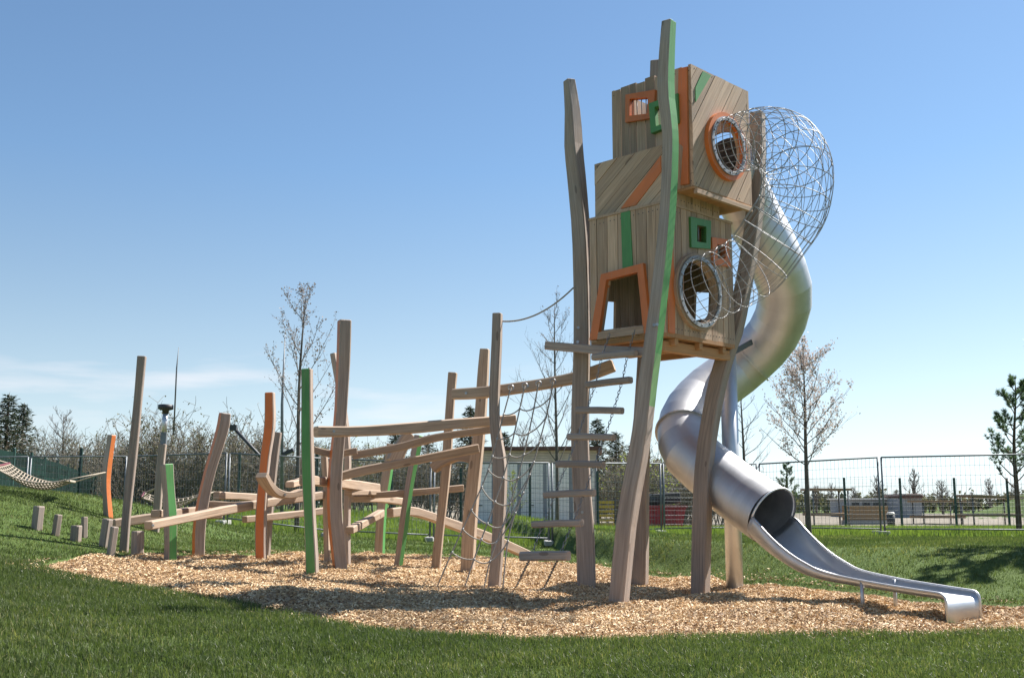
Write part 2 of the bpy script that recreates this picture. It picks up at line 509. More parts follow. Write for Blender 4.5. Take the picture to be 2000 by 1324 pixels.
# ------------------------------------------------------------------ ground
def build_terrain():
    xs = np.unique(np.concatenate([np.linspace(-15, 13, 190), np.linspace(-70, 70, 90), np.array([-900, -500, -250, -120, 120, 250, 500, 900.])]))
    ys = np.unique(np.concatenate([np.linspace(4.5, 30, 180), np.linspace(-25, 4, 14), np.linspace(31, 110, 70), np.array([150, 220, 350, 600, 1200.])]))
    X, Y = np.meshgrid(xs, ys)
    Z = ground(X, Y)
    ins = in_bed(X, Y); d = bed_dist(X, Y)
    Z = Z - np.where(ins, .09 * S(d / .25), 0)
    n, m = X.shape
    idx = np.arange(n * m).reshape(n, m)
    F = np.stack([idx[:-1, :-1], idx[:-1, 1:], idx[1:, 1:], idx[1:, :-1]], -1).reshape(-1, 4)
    me = npmesh('lawn', np.stack([X, Y, Z], -1).reshape(-1, 3), F, M['lawn'], smooth=True)
    tag(link('lawn', me), kind='structure')
    # chip bed sheet
    bx0, by0 = BED.min(0); bx1, by1 = BED.max(0)
    xs = np.arange(bx0, bx1 + .1, .09); ys = np.arange(by0, by1 + .1, .09)
    X, Y = np.meshgrid(xs, ys); ins = in_bed(X, Y); d = np.where(ins, bed_dist(X, Y), 0)
    Z = bed_z(X, Y, d)
    n, m = X.shape; idx = np.arange(n * m).reshape(n, m)
    F = np.stack([idx[:-1, :-1], idx[:-1, 1:], idx[1:, 1:], idx[1:, :-1]], -1).reshape(-1, 4)
    keep = ins.ravel()[F].any(1); F = F[keep]
    used = np.unique(F); mp = np.full(n * m, -1); mp[used] = np.arange(len(used))
    me = npmesh('wood_chip_bed', np.stack([X, Y, Z], -1).reshape(-1, 3)[used], mp[F], M['bed'], smooth=True)
    tag(link('wood_chip_bed', me), kind='structure')
build_terrain()

def build_yard():
    xs = np.linspace(-6, 36, 60); n = 40
    near = np.interp(xs, [-6, 8, 18, 26, 36], [47.5, 47.5, 54.5, 57.5, 60])
    T_ = np.linspace(0, 1, n)
    Y = near[None, :] + (125 - near[None, :]) * T_[:, None]; X = xs[None, :] * (1 + .9 * T_[:, None])
    hill = 6.2 * S((X - 36) / 13) * np.exp(-((Y - 84) / 9) ** 2)
    Z = ground(X, Y) + .03 - .3 * np.clip(hill, 0, 1)
    idx = np.arange(X.size).reshape(X.shape)
    F = np.stack([idx[:-1, :-1], idx[:-1, 1:], idx[1:, 1:], idx[1:, :-1]], -1).reshape(-1, 4)
    tag(link('yard_ground', npmesh('yard_ground', np.stack([X, Y, Z], -1).reshape(-1, 3), F, M['sand'], smooth=True)), kind='structure')
build_yard()

def scatter_chips():
    bx0, by0 = BED.min(0); bx1, by1 = BED.max(0)
    n = 420000
    x = rng.uniform(bx0, bx1, n); y = rng.uniform(by0, by1, n)
    w = np.clip((26 - y) / 14, .35, 1.0)
    k = rng.random(n) < w
    x, y = x[k], y[k]
    k = np.abs(x) < .62 * y; x, y = x[k], y[k]
    ins = in_bed(x, y); d = bed_dist(x, y)
    k = ins | ((d < .4) & (rng.random(len(x)) < .25 * (1 - d / .4) ** 2)); x, y, ins, d = x[k], y[k], ins[k], d[k]
    n = len(x)
    z = np.where(ins, bed_z(x, y, d), ground(x, y)) + rng.uniform(.002, .026, n)
    l = rng.uniform(.018, .068, n) * (1 + .2 * (y > 14)); wd = l * rng.uniform(.14, .32, n); th = rng.uniform(.003, .012, n)
    yaw = rng.uniform(0, 2 * np.pi, n); tl = rng.normal(0, .42, n); rl = rng.normal(0, .55, n)
    base = np.array([(-.5, -.5, 0), (.5, -.3, 0), (.12, .5, 0), (-.1, 0, 1)])
    B = np.stack([base[:, 0][None] * l[:, None], base[:, 1][None] * wd[:, None], base[:, 2][None] * th[:, None]], -1)
    def rot(B, ax, ang):
        c, s = np.cos(ang)[:, None], np.sin(ang)[:, None]
        i, j = [(1, 2), (2, 0), (0, 1)][ax]
        a, b = B[..., i].copy(), B[..., j].copy()
        B[..., i] = a * c - b * s; B[..., j] = a * s + b * c
    rot(B, 0, rl); rot(B, 1, tl); rot(B, 2, yaw)
    B += np.stack([x, y, z], -1)[:, None, :]
    F = np.array([(0, 2, 1), (0, 1, 3), (1, 2, 3), (2, 0, 3)])
    F = (np.arange(n) * 4)[:, None, None] + F[None]
    t = np.clip(rng.normal(.56, .27, n), 0, 1)
    patch = vnoise(x * 1.1, y * 1.1, 4)
    t = np.clip(t + .16 * patch + .1 * vnoise(x * 4.3, y * 4.3, 7), 0, 1)
    me = npmesh('loose_wood_chips', B.reshape(-1, 3), F.reshape(-1, 3), M['chip'], tint=np.repeat(t, 4))
    tag(link('loose_wood_chips', me), 'loose pale wood chips covering the play area', 'wood chips', kind='stuff')
scatter_chips()

def blades(n, y0, y1, hmin, hmax, wid, three=False, seed=0, xr=.56, tint=(.0, 1.), upright=.5, mask=None):
    r = np.random.default_rng(seed)
    y = np.sqrt(r.uniform(y0 ** 2, y1 ** 2, n)); x = r.uniform(-xr, xr, n) * y
    # clumping
    cl = vnoise(x * 3.1, y * 3.1, seed) * .5 + vnoise(x * 9, y * 9, seed + 3) * .5
    k = r.random(n) < np.clip(.75 + .45 * cl, .15, 1)
    x, y, cl = x[k], y[k], cl[k]
    ins = in_bed(x, y); d = bed_dist(x, y)
    k = ~ins | (d < .05)
    if mask is not None: k &= mask(x, y, r)
    x, y, cl = x[k], y[k], cl[k]; n = len(x)
    z = ground(x, y) - .004
    h = r.uniform(hmin, hmax, n) * (1 + .35 * cl + .2 * vnoise(x * .9, y * .9, seed + 7))
    a = r.uniform(0, 2 * np.pi, n); lean = np.abs(r.normal(0, .5, n)) * upright + .1
    dx, dy = np.cos(a), np.sin(a)
    fa = r.uniform(0, 2 * np.pi, n)
    wx, wy = np.cos(fa), np.sin(fa)
    w = wid * r.uniform(.7, 1.3, n)
    p = np.stack([x, y, z], -1); wv = np.stack([wx, wy, np.zeros(n)], -1) * w[:, None] * .5
    mid = p + np.stack([dx * h * lean * .35, dy * h * lean * .35, h * .55], -1)
    tip = p + np.stack([dx * h * lean, dy * h * lean, h * np.clip(1 - .35 * lean, .3, 1)], -1)
    t = np.clip(r.normal(.5, .25, n) + .25 * vnoise(x * .8, y * .8, 6) + .12 * vnoise(x * 4, y * 4, 8), 0, 1) * (tint[1] - tint[0]) + tint[0]
    if three:
        verts = np.stack([p - wv, p + wv, tip], 1).reshape(-1, 3)
        F = (np.arange(n) * 3)[:, None] + np.array([0, 1, 2])
        return verts, F, np.repeat(t, 3)
    verts = np.stack([p - wv, p + wv, mid + wv * .8, mid - wv * .8, tip], 1).reshape(-1, 3)
    F = np.array([(0, 1, 2), (0, 2, 3), (3, 2, 4)])
    F = ((np.arange(n) * 5)[:, None, None] + F[None]).reshape(-1, 3)
    return verts, F, np.repeat(t, 5)

def build_grass():
    parts = [blades(520000, 5.2, 11.5, .03, .08, .0048, seed=1, upright=.75, xr=.72),
             blades(320000, 11.5, 19, .03, .052, .010, three=True, seed=2, xr=.74),
             blades(190000, 19, 32, .035, .062, .018, three=True, seed=3, xr=.68)]
    vs, fs, ts, off = [], [], [], 0
    for v, f, t in parts:
        vs.append(v); fs.append(f + off); ts.append(t); off += len(v)
    me = npmesh('grass', np.concatenate(vs), np.concatenate(fs), M['blade'], tint=np.concatenate(ts))
    tag(link('grass', me), 'short mown lawn grass around the wood chip area', 'grass', kind='stuff')
    def tall(x, y, r):
        lim = np.where(x > 2, 24.0, 26.0)
        return (y > lim) & (r.random(len(x)) < np.clip((y - lim) / 3, .1, 1))
    v, f, t = blades(210000, 19, 52, .10, .24, .02, three=True, seed=4, mask=tall)
    me = npmesh('meadow_grass', v, f, M['tallblade'], tint=t)
    tag(link('meadow_grass', me), 'taller bright meadow grass in front of the fences', 'grass', kind='stuff')
build_grass()

# ------------------------------------------------------------------ posts of the climbing course
FACE = {'R': 0, 'F': 6, 'L': 4, 'K': 2}

def post_path(pxs, Y, under=.35, n=16, wob=.012, dY=0.0):
    pts = [P(x, y, Y + dY * i / max(1, len(pxs) - 1)) for i, (x, y) in enumerate(pxs)]
    c = spline(pts, n) if len(pts) > 2 else np.array([np.array(pts[0]) * (1 - i / (n - 1)) + np.array(pts[1]) * (i / (n - 1)) for i in range(n)])
    ph = random.random() * 6
    z = c[:, 2]
    c[:, 0] += wob * np.sin(z * 2.3 + ph); c[:, 1] += wob * np.cos(z * 1.9 + ph)
    d = c[1] - c[0]; d = d / np.linalg.norm(d)
    return [V(c[0] - d * under)] + [V(p) for p in c]

def ang(deg, n=0):
    if isinstance(deg, (list, tuple)):
        return [ang(np.interp(i / (n - 1), np.linspace(0, 1, len(deg)), deg)) for i in range(n)]
    return (math.cos(R(deg)), math.sin(R(deg)), 0)

def make_post(name, pxs, wpx, phi, paint, label, cat, group, Y=None, woodm='wood', wlist=None):
    base = GS_(*pxs[0]) if Y is None else P(pxs[0][0], pxs[0][1], Y)
    Y = base.y
    pts = post_path(pxs, Y)
    vc = V((-base.x, -base.y, 0)).normalized(); aa = V(ang(phi)); bb = V((-aa.y, aa.x, 0))
    k = abs(vc.dot(aa)) + abs(vc.dot(bb))
    s0 = wpx * Y / FPX / k
    ph = random.random() * 6
    ws = [s0 * (1 + .05 * math.sin(i * .7 + ph)) for i in range(len(pts))]
    if wlist:
        ws = [w * np.interp(i / (len(pts) - 1), np.linspace(0, 1, len(wlist)), wlist) for i, w in enumerate(ws)]
    mb = MB()
    mats = {}
    ml = [M[woodm]]
    for i, (f, col) in enumerate((paint or {}).items()):
        ml.append(M[col]); mats[FACE[f]] = i + 1
    mb.sweep(pts, ws, ws, ang(phi), .09, mats)
    o = mb.build(name, ml, None, base)
    tag(o, label, cat, group)
    return o, Y

GP = 'posts of the climbing course'
POSTS = [
 ('A', [(213,1010),(209,930),(217,850)], 18, -27, {'R':'orange'}, 'grey and orange hammock post on the grass hill beside the net hammock'),
 ('B', [(243,1088),(258,880),(279,697)], 18, 7, None, 'tall plain grey post leaning right behind the small log stumps'),
 ('D', [(331,1090),(331,1000),(327,908)], 26, -42, {'R':'green'}, 'short post with a bright green right face and brown left face'),
 ('E', [(388,1093),(392,1020),(408,930),(432,840),(437,808)], 24, 34, {'L':'orange'}, 'leaning post with orange left edge between the short green and all orange posts'),
 ('F', [(512,1099),(511,1000),(516,900),(526,830),(528,768)], 22, -3, {'F':'orange'}, 'wavy post with its whole front painted orange'),
 ('G', [(518,1088),(528,960),(545,845)], 17, -6, None, 'slim plain post just behind the orange fronted post'),
 ('H', [(608,1109),(605,1000),(603,880),(598,722)], 25, -8, {'F':'green'}, 'tall post with its whole front painted dark green'),
 ('I', [(664,1125),(656,1040),(655,950),(664,830),(667,740),(672,627)], 29, 24, {'L':'orange'}, 'tallest course post, grey with an orange stripe on its left edge'),
 ('J', [(679,1103),(678,900),(668,790),(653,691)], 15, -20, None, 'plain tall post hidden right behind the tallest course post'),
 ('K', [(641,1094),(637,980),(632,892)], 14, -15, None, 'short brown post seen between the dark green and the tallest posts'),
 ('L', [(741,1087),(748,990),(757,920),(764,868)], 21, -13, {'R':'green'}, 'brown post with a narrow green right edge under the slanted block'),
 ('M', [(777,1099),(796,980),(818,851)], 19, -36, {'R':'green'}, 'green slanted post leaning right in the middle of the course'),
 ('N', [(853,1110),(866,960),(876,840),(886,729)], 19, -8, None, 'slim tan post at the left end of the net beam'),
 ('O', [(912,1125),(921,1000),(934,850),(941,760),(948,683)], 26, -12, None, 'broad tan post between the slim tan post and the net post'),
 ('P', [(965,1145),(974,1000),(977,900),(967,800),(970,613)], 26, -15, None, 'tall grey post behind the rope net, tied by rope to the tower'),
]
PY = {}
for key, pxs, w, phi, paint, lab in POSTS:
    wl = None
    if key == 'O': wl = [1.15, 1.05, .8]
    if key == 'P': wl = [1.1, .95, 1.15, .85, .8]
    if key == 'I': wl = [1.05, 1, .95, .95]
    o, y = make_post('climbing_post', pxs, w, phi, paint, lab, 'wooden post', GP, wlist=wl, woodm='beam' if key in 'LNOK' else 'wood')  # warm bounce light off the chips put into some posts' colour by a browner wood
    PY[key] = y

# post with the steel mast
cb = G(302, 1037); yC = cb.y
th = TH('mast_post', cb, 'grey post carrying a steel pipe with a dark disc on top and a whip aerial', 'mast post')
mb = MB(); mb.sweep(post_path([(302,1037),(311,930),(319,868)], yC), .115, .115, ang(6), .09); th.part(mb, 'post', M['wood'])
mb = MB(); mb.sweep([P(319.5,868,yC), P(320.5,845,yC)], .095, .095, ang(6), .06); th.part(mb, 'sleeve', M['galv'])
mb = MB(); mb.tube([P(320.5,848,yC), P(323,806,yC)], .045, 10); th.part(mb, 'pipe', M['steel'])
mb = MB(); a, b = P(323,808,yC), P(324,790,yC); mb.tube([a, a.lerp(b,.35), a.lerp(b,.5), a.lerp(b,.95), b], [.05,.055,.125,.125,.1], 14); th.part(mb, 'disc_cap', M['dark'])
mb = MB(); mb.tube([P(339,850,yC), P(345,720,yC), P(349,678,yC)], [.014,.012,.004], 5)
mb.tube([P(322,815,yC), P(341,816,yC)], .008, 5); mb.tube([P(321,838,yC), P(340,838,yC)], .008, 5); th.part(mb, 'whip_aerial', M['galv'])

# ------------------------------------------------------------------ beams of the course
GB = 'beams of the climbing course'
def make_beam(pxs, Y0, Y1, hpx, thick, label, name='climbing_beam', group=GB, bolts=(), wood='beam', cat='wooden beam', taper=None):
    n = len(pxs)
    pts = []
    L = [0]
    for i in range(1, n): L.append(L[-1] + math.hypot(pxs[i][0] - pxs[i-1][0], pxs[i][1] - pxs[i-1][1]))
    f0 = GS_(pxs[0][0], 982 + 2205 / Y0).y; f1 = GS_(pxs[-1][0], 982 + 2205 / Y1).y
    for i, (x, y) in enumerate(pxs): pts.append(P(x, y, f0 + (f1 - f0) * L[i] / L[-1]))
    m = 12 if n > 2 else 5
    c = spline(pts, m) if n > 2 else np.array([np.array(pts[0]) * (1 - i / (m - 1)) + np.array(pts[1]) * (i / (m - 1)) for i in range(m)])
    ph = random.random() * 6
    hs = [hpx * (p[1]) / FPX * (1 + .06 * math.sin(i * .9 + ph)) for i, p in enumerate(c)]
    if taper: hs = [h * np.interp(i / (m - 1), np.linspace(0, 1, len(taper)), taper) for i, h in enumerate(hs)]
    mb = MB()
    pv = [V(p) for p in c]
    mb.sweep(pv, hs, [thick] * m, (0, 0, 1), .12)
    o = mb.build(name, M[wood], None, pv[0])
    tag(o, label, cat, group)
    if bolts:
        b = MB()
        for f in bolts:
            q = V(c[int(f * (m - 1))]); k = int(f * (m - 1))
            d = V(c[min(k + 1, m - 1)]) - V(c[max(k - 1, 0)])
            nrm = V((d.y, -d.x, 0)).normalized()
            if nrm.y > 0: nrm = -nrm
            b.tube([q + nrm * (thick / 2 - .005), q + nrm * (thick / 2 + .012)], .017, 8)
        bo = b.build('bolt', M['bolt'], None, pv[0]); bo.location = (0, 0, 0); bo.parent = o
    return o

BEAMS = [
 ([(618,843),(700,842),(800,836),(900,827),(1003,820)], 15.45, 14.25, 21, .13, 'long top beam from the tallest course post to the net post', (.1,)),
 ([(690,889),(780,873),(860,853),(965,838)], 17.0, 14.9, 15, .12, 'curved second beam just below the long top beam', ()),
 ([(645,936),(700,921),(800,901),(932,876)], 16.7, 15.9, 17, .12, 'third sloping beam crossing the slim tan post', ()),
 ([(848,914),(866,900),(898,890),(936,897)], 17.0, 15.3, 21, .14, 'short arched beam fixed across the two tan posts', ()),
 ([(728,967),(800,962),(903,953)], 18.2, 17.65, 13, .11, 'straight beam behind the slim tan post at waist height', ()),
 ([(594,937),(660,944),(735,953)], 17.25, 18.6, 18, .13, 'sunlit plank fixed across the front of the dark green post', (.3,)),
 ([(685,974),(735,974),(790,980)], 18.6, 19.6, 13, .13, 'pale board right of the tallest post, beneath the sunlit plank', ()),
 ([(680,962),(737,962)], 18.0, 18.0, 10, .12, 'short flat block tucked under the right end of the sunlit plank', ()),
 ([(290,1026),(400,1004),(500,985),(640,965)], 18.7, 19.2, 16, .12, 'long beam rising rightwards from the short green post past the orange post', (.08,)),
 ([(222,1022),(300,1011),(380,1006),(430,1003)], 21.4, 22.0, 17, .13, 'round nosed beam running behind the tall grey leaning post', ()),
 ([(304,1003),(360,999),(425,992)], 18.8, 21.6, 14, .13, 'pale sunlit plank lying above the short green post', (.3,)),
 ([(400,984),(450,986),(502,984)], 20.1, 21.8, 13, .13, 'pale sunlit plank just right of the leaning orange edged post', (.12,)),
 ([(423,967),(480,970),(540,976)], 21.2, 21.8, 14, .12, 'brown beam behind the orange fronted post, uppermost of the left beams', ()),
 ([(478,1014),(560,1006),(634,997)], 21.0, 20.4, 13, .11, 'low beam behind the orange and dark green posts', ()),
 ([(511,928),(521,945),(537,961),(560,967),(588,961)], 18.5, 19.2, 13, .17, 'crescent shaped seat block right of the orange fronted post', (.7,)),
 ([(566,946),(600,937)], 18.4, 18.2, 12, .12, 'short stub beam left of the dark green post', ()),
 ([(613,878),(650,886),(696,881)], 17.4, 16.3, 13, .12, 'stub beam right of the dark green post at head height', ()),
 ([(803,850),(786,868),(768,902)], 19.6, 19.6, 27, .16, 'thick slanted block on top of the green edged brown post', ()),
 ([(683,1035),(710,1021),(744,1002)], 18.2, 20.5, 14, .12, 'low beam sloping up to the green edged brown post', ()),
 ([(762,1001),(800,998),(830,1005),(870,1019),(960,1052),(1040,1088)], 20.3, 19.2, 17, .13, 'curved beam sloping down to the chips behind the net post', ()),
 ([(886,770),(950,766),(1050,752),(1115,740),(1150,731),(1197,714)], 14.3, 13.45, 22, .12, 'heavy beam carrying the rope net between net post and tower', (.18, .42)),
]
for pxs, y0, y1, h, tk, lab, bolts in BEAMS:
    make_beam(pxs, y0, y1, h, tk, lab, bolts=bolts, taper=[.9, 1, 1, 1.15] if 'heavy' in lab else None)

# ------------------------------------------------------------------ log stumps
GS = 'log stumps on the grass slope'
for bx, by, tx, ty, w, ph, lab in [
    (72,1033,77,990,23,-30,'squared log stump highest on the grass slope, under the hammock'),
    (108,1045,114,1006,17,-35,'slim leaning log stump second from the top of the slope'),
    (147,1056,149,1028,20,-10,'pale squat log stump, shortest of the row'),
    (164,1049,165,1010,14,-40,'slim upright log stump behind the pale squat one'),
    (203,1068,211,1015,21,-20,'tall leaning log stump left of the grey leaning post'),
    (215,1085,223,1030,18,-38,'slim log stump in front of the tall leaning stump'),
    (267,1088,269,1039,28,-45,'broad log stump right of the grey leaning post')]:
    b = G(bx, by); Y = b.y
    pts = post_path([(bx, by), (tx, ty)], Y, .15, 6, .004)
    s = w * Y / FPX / (math.cos(R(abs(ph))) + math.sin(R(abs(ph))))
    mb = MB(); mb.sweep(pts, [s] * len(pts), [s] * len(pts), ang(ph), .16)
    tag(mb.build('log_stump', M['wood'], None, b), lab, 'log stump', GS)

# ------------------------------------------------------------------ tower
RT2 = 1 / math.sqrt(2)
NEAR = V((1.70, 12.0, 0))
tower = TH('play_tower', V((1.75, 12.9, 0)), 'tall wooden climbing tower of three stacked cabins on wavy posts', 'play tower')

class Wall:
    def __init__(s, o, u, w, z0, z1):
        s.o = V((o[0], o[1], z0)); s.u = V((u[0], u[1], 0)).normalized(); s.n = V((s.u.y, -s.u.x, 0)); s.w = w; s.h = z1 - z0
    def px(s, pts, off=0.0):
        out = []
        for (x, y) in pts:
            r = ray(x, y); c = V((0, 0, CAMZ)); o = s.o + s.n * off
            t = (o - c).dot(s.n) / r.dot(s.n)
            q = c + r * t - o
            out.append((q.dot(s.u), q.z))
        return out
    def pt(s, u, v, d=0.0):           # d > 0 outwards
        return s.o + s.u * u + V((0, 0, v)) + s.n * d

def ccw(p):
    a = sum(p[i][0] * p[(i + 1) % len(p)][1] - p[(i + 1) % len(p)][0] * p[i][1] for i in range(len(p)))
    return list(p) if a > 0 else list(reversed(p))

def circle(c, r, n=40):
    return [(c[0] + r * math.cos(2 * math.pi * i / n), c[1] + r * math.sin(2 * math.pi * i / n)) for i in range(n)]

def panel_bm(outer, holes, d0, d1):
    """solid plate in local (x=u, y=out, z=v), between outward distances d0<d1"""
    bm = bmesh.new()
    loops = [ccw(outer)] + [list(reversed(ccw(h))) for h in holes]
    tris = tessellate_polygon([[V((x, y, 0)) for x, y in l] for l in loops])
    flat = [p for l in loops for p in l]
    fr = [bm.verts.new((x, d1, y)) for x, y in flat]; bk = [bm.verts.new((x, d0, y)) for x, y in flat]
    for t in tris:
        a, b, c = t
        try: bm.faces.new((fr[a], fr[b], fr[c])); bm.faces.new((bk[c], bk[b], bk[a]))
        except ValueError: pass
    k = 0
    for l in loops:
        n = len(l)
        for i in range(n):
            i0, i1 = k + i, k + (i + 1) % n
            bm.faces.new((fr[i0], bk[i0], bk[i1], fr[i1]))
        k += n
    bmesh.ops.recalc_face_normals(bm, faces=bm.faces)
    return bm

def bm_to(W, bms, name, mats, parent, root=tower, label=None):
    """bms: list of (bm, matindex, angle, tint)"""
    mb = MB()
    for bm, mi, a, tint in bms:
        base = len(mb.v); ca, sa = math.cos(a), math.sin(a); uo = random.random() * 30
        bm.verts.index_update()
        for v in bm.verts:
            q = W.pt(v.co.x, v.co.z, v.co.y); mb.v.append(tuple(q))
        mb.tint = tint
        for f in bm.faces:
            idx = [v.index for v in f.verts]
            # plank axis at angle a from horizontal: along = (cos a, sin a)
            uv = [((-v.co.x * sa + v.co.z * ca) + v.co.y + uo, v.co.x * ca + v.co.z * sa + uo) for v in f.verts]
            mb.face([base + i for i in idx], mi, uv)
        bm.free()
    mb.tint = 0
    return root.part(mb, name, mats, parent, label)

def planked(W, holes, angle, width, name, painted=(), outer=None, thick=.04, steps=0.0, parent=None, seed=0):
    rnd = random.Random(seed)
    outer = outer or [(0, 0), (W.w, 0), (W.w, W.h), (0, W.h)]
    full = panel_bm(outer, holes, -thick, 0)
    a = R(angle); nx, nz = -math.sin(a), math.cos(a)
    ds = [x * nx + y * nz for x, y in outer]; d = min(ds); end = max(ds)
    res = []
    while d < end - 1e-4:
        w = width * rnd.uniform(.82, 1.2)
        d2 = min(d + w, end + .01)
        if end - d2 < width * .3: d2 = end + .01
        b = full.copy()
        g = .0035
        for dd, sg in ((d + g, -1), (d2 - g, 1)):
            geom = b.verts[:] + b.edges[:] + b.faces[:]
            r = bmesh.ops.bisect_plane(b, geom=geom, dist=1e-5, plane_co=(nx * dd, 0, nz * dd), plane_no=(nx * sg, 0, nz * sg), clear_outer=True)
            ed = [e for e in r['geom_cut'] if isinstance(e, bmesh.types.BMEdge) and e.is_boundary]
            if ed: bmesh.ops.holes_fill(b, edges=ed, sides=0)
        if b.faces:
            off = rnd.uniform(-.003, .003)
            for v in b.verts:
                v.co.y += off
                if steps and v.co.z > W.h - .02: v.co.z += rnd.uniform(0, 0) 
            if steps:
                st = rnd.uniform(-steps, steps)
                for v in b.verts:
                    if v.co.z > W.h - .02: v.co.z += st
            res.append((b, 0, a, rnd.uniform(-.26, .26)))
            al = [v.co.x * math.cos(a) + v.co.z * math.sin(a) for v in b.verts]
            sm = (d + d2) / 2
            for e_ in (min(al) + .06, max(al) - .06):
                for o_ in (-.03, .03):
                    cx_ = math.cos(a) * e_ + nx * (sm + o_); cz_ = math.sin(a) * e_ + nz * (sm + o_)
                    if .03 < cx_ < W.w - .03 and .03 < cz_ < W.h - .03 and any((f.calc_center_median() - V((cx_, f.calc_center_median().y, cz_))).length < .6 for f in b.faces):
                        if all(math.hypot(cx_ - sum(p[0] for p in h) / len(h), cz_ - sum(p[1] for p in h) / len(h)) > .44 for h in holes):
                            res.append((panel_bm(circle((cx_, cz_), .007, 6), [], off, off + .0025), 1, a, 0.0))
        else: b.free()
        d = d2
    full.free()
    wall = bm_to(W, res, name, [M['plank'], M['dark']], parent)
    return wall

def board(W, pts, d0, d1, mat, name, parent, holes=(), a=90):
    return bm_to(W, [(panel_bm(pts, holes, d0, d1), 0, R(a), 0.0)], name, [mat], parent)

def frame_of(W, outer, inner, mat, parent, proud=.045, name='window_frame'):
    return board(W, outer, -.045, proud, mat, name, parent, holes=[inner])

def bars(W, inner, n, parent):
    us = [p[0] for p in inner]; vs = [p[1] for p in inner]
    for k in range(n):
        u = min(us) + (max(us) - min(us)) * (k + 1) / (n + 1)
        mb = MB(); mb.tube([W.pt(u, min(vs) - .02, -.02), W.pt(u, max(vs) + .02, -.02)], .007, 8); tower.part(mb, 'window_bar', M['wire'], parent)

def box_walls(near, wl, wr, z0, z1):
    nx, ny = near
    lc = (nx - wl * RT2, ny + wl * RT2); rc = (nx + wr * RT2, ny + wr * RT2)
    bc = (lc[0] + wr * RT2, lc[1] + wr * RT2)
    return (Wall(lc, (1, -1), wl, z0, z1), Wall(near, (1, 1), wr, z0, z1), Wall(bc, (-1, -1), wr, z0, z1), Wall(rc, (-1, 1), wl, z0, z1), lc, rc, bc)

def slab(near, wl, wr, z, t, inset, name, mat):
    mb = MB()
    nx, ny = near
    c = V((nx + (wr - wl) * RT2 / 2, ny + (wr + wl) * RT2 / 2, z))
    mb.box(c, ((wl) / 2 - inset, (wr) / 2 - inset, t / 2), (V((RT2, -RT2, 0)), V((RT2, RT2, 0)), V((0, 0, 1))))
    return tower.part(mb, name, mat)

# --- lower cabin
LZ0, LZ1 = 2.955, 4.46
lL, lR, lBL, lBR, llc, lrc, lbc = box_walls((1.75, 12.0), 1.13, 1.37, LZ0, LZ1)
door_in = lL.px([(1175,645),(1189,548),(1250,533),(1262,634)])
door_out = lL.px([(1156,665),(1179,537),(1261,515),(1273,612),(1268,652),(1257,652),(1256,641),(1174.5,652),(1172,663)])
w = planked(lL, [door_in], 90, .145, 'wall_panel', seed=1)
# orange door frame (no bottom rail)
fo = lL.px([(1156,665),(1179,537),(1261,515),(1275,650),(1262,652),(1250,533),(1189,548),(1172,663)])
board(lL, fo, -.03, .05, M['orange'], 'door_frame', w)
board(lL, lL.px([(1213.5,415.5),(1231.5,411.5),(1237,521),(1217,526)]), -.02, .012, M['green'], 'painted_plank', w)
board(lL, lL.px([(1172,664),(1174,650),(1262,637),(1263,652)]), .0, .055, M['plank'], 'door_sill', w, a=0)
circ = lR.px([(1359.5, 571)])[0]
gi = lR.px([(1357.8,440),(1375.7,444),(1375.7,475.5),(1357.8,473)]); go = lR.px([(1344.7,424),(1385,432.6),(1384,487),(1346.7,484)])
oi = lR.px([(1396.8,477.6),(1413.5,480),(1413.5,506),(1398,505)]); oo = lR.px([(1387,464),(1419,469),(1424,522),(1389,517)])
w = planked(lR, [circle(circ, .36), gi, oi], 90, .115, 'wall_panel', seed=2)
frame_of(lR, go, gi, M['green'], w, .03); frame_of(lR, oo, oi, M['orange'], w, .03); bars(lR, gi, 1, w); bars(lR, oi, 1, w)
board(lR, [(.02, .0), (.14, .0), (.16, .5), (.13, 1.25), (.06, 1.4), (.02, 1.4)], 0.0, .012, M['orange'], 'painted_plank', w)
board(lR, circle(circ, .455), -.02, .05, M['plank'], 'wooden_ring', w, holes=[circle(circ, .365)])
h1 = lBL.px([(1172,588),(1199,590),(1198,646),(1170,648)], -.0)
planked(lBL, [h1], 90, .14, 'wall_panel', seed=3)
h2 = lBR.px([(1361,571),(1388,572),(1386,622),(1359,627)])
planked(lBR, [h2], 90, .14, 'wall_panel', seed=4)
slab((1.75, 12.0), 1.13, 1.37, LZ0 - .02, .05, .0, 'cabin_floor', M['under'])
slab((1.75, 12.0), 1.13, 1.37, LZ1 + .016, .03, -.012, 'cabin_roof', M['plank'])
for f in (.15, .5, .85):
    mb = MB(); a = V((1.75, 12.0, LZ0 - .085)) + V((RT2, RT2, 0)) * (1.37 * f) 
    mb.sweep([a + V((RT2, -RT2, 0)) * -.02, a + V((-RT2, RT2, 0)) * 1.11], .08, .07, (0, 0, 1), .06)
    tower.part(mb, 'floor_joist', M['under'])
mb = MB(); mb.sweep([P(1069,675,13.35), P(1160,683,12.75), P(1272,688,12.05)], .105, .09, (0, 0, 1), .1); tower.part(mb, 'floor_beam', M['wood'])
mb = MB(); mb.sweep([P(1292,676,12.15), P(1420,695,13.05)], .12, .09, (0, 0, 1), .06); tower.part(mb, 'floor_beam', M['under'])

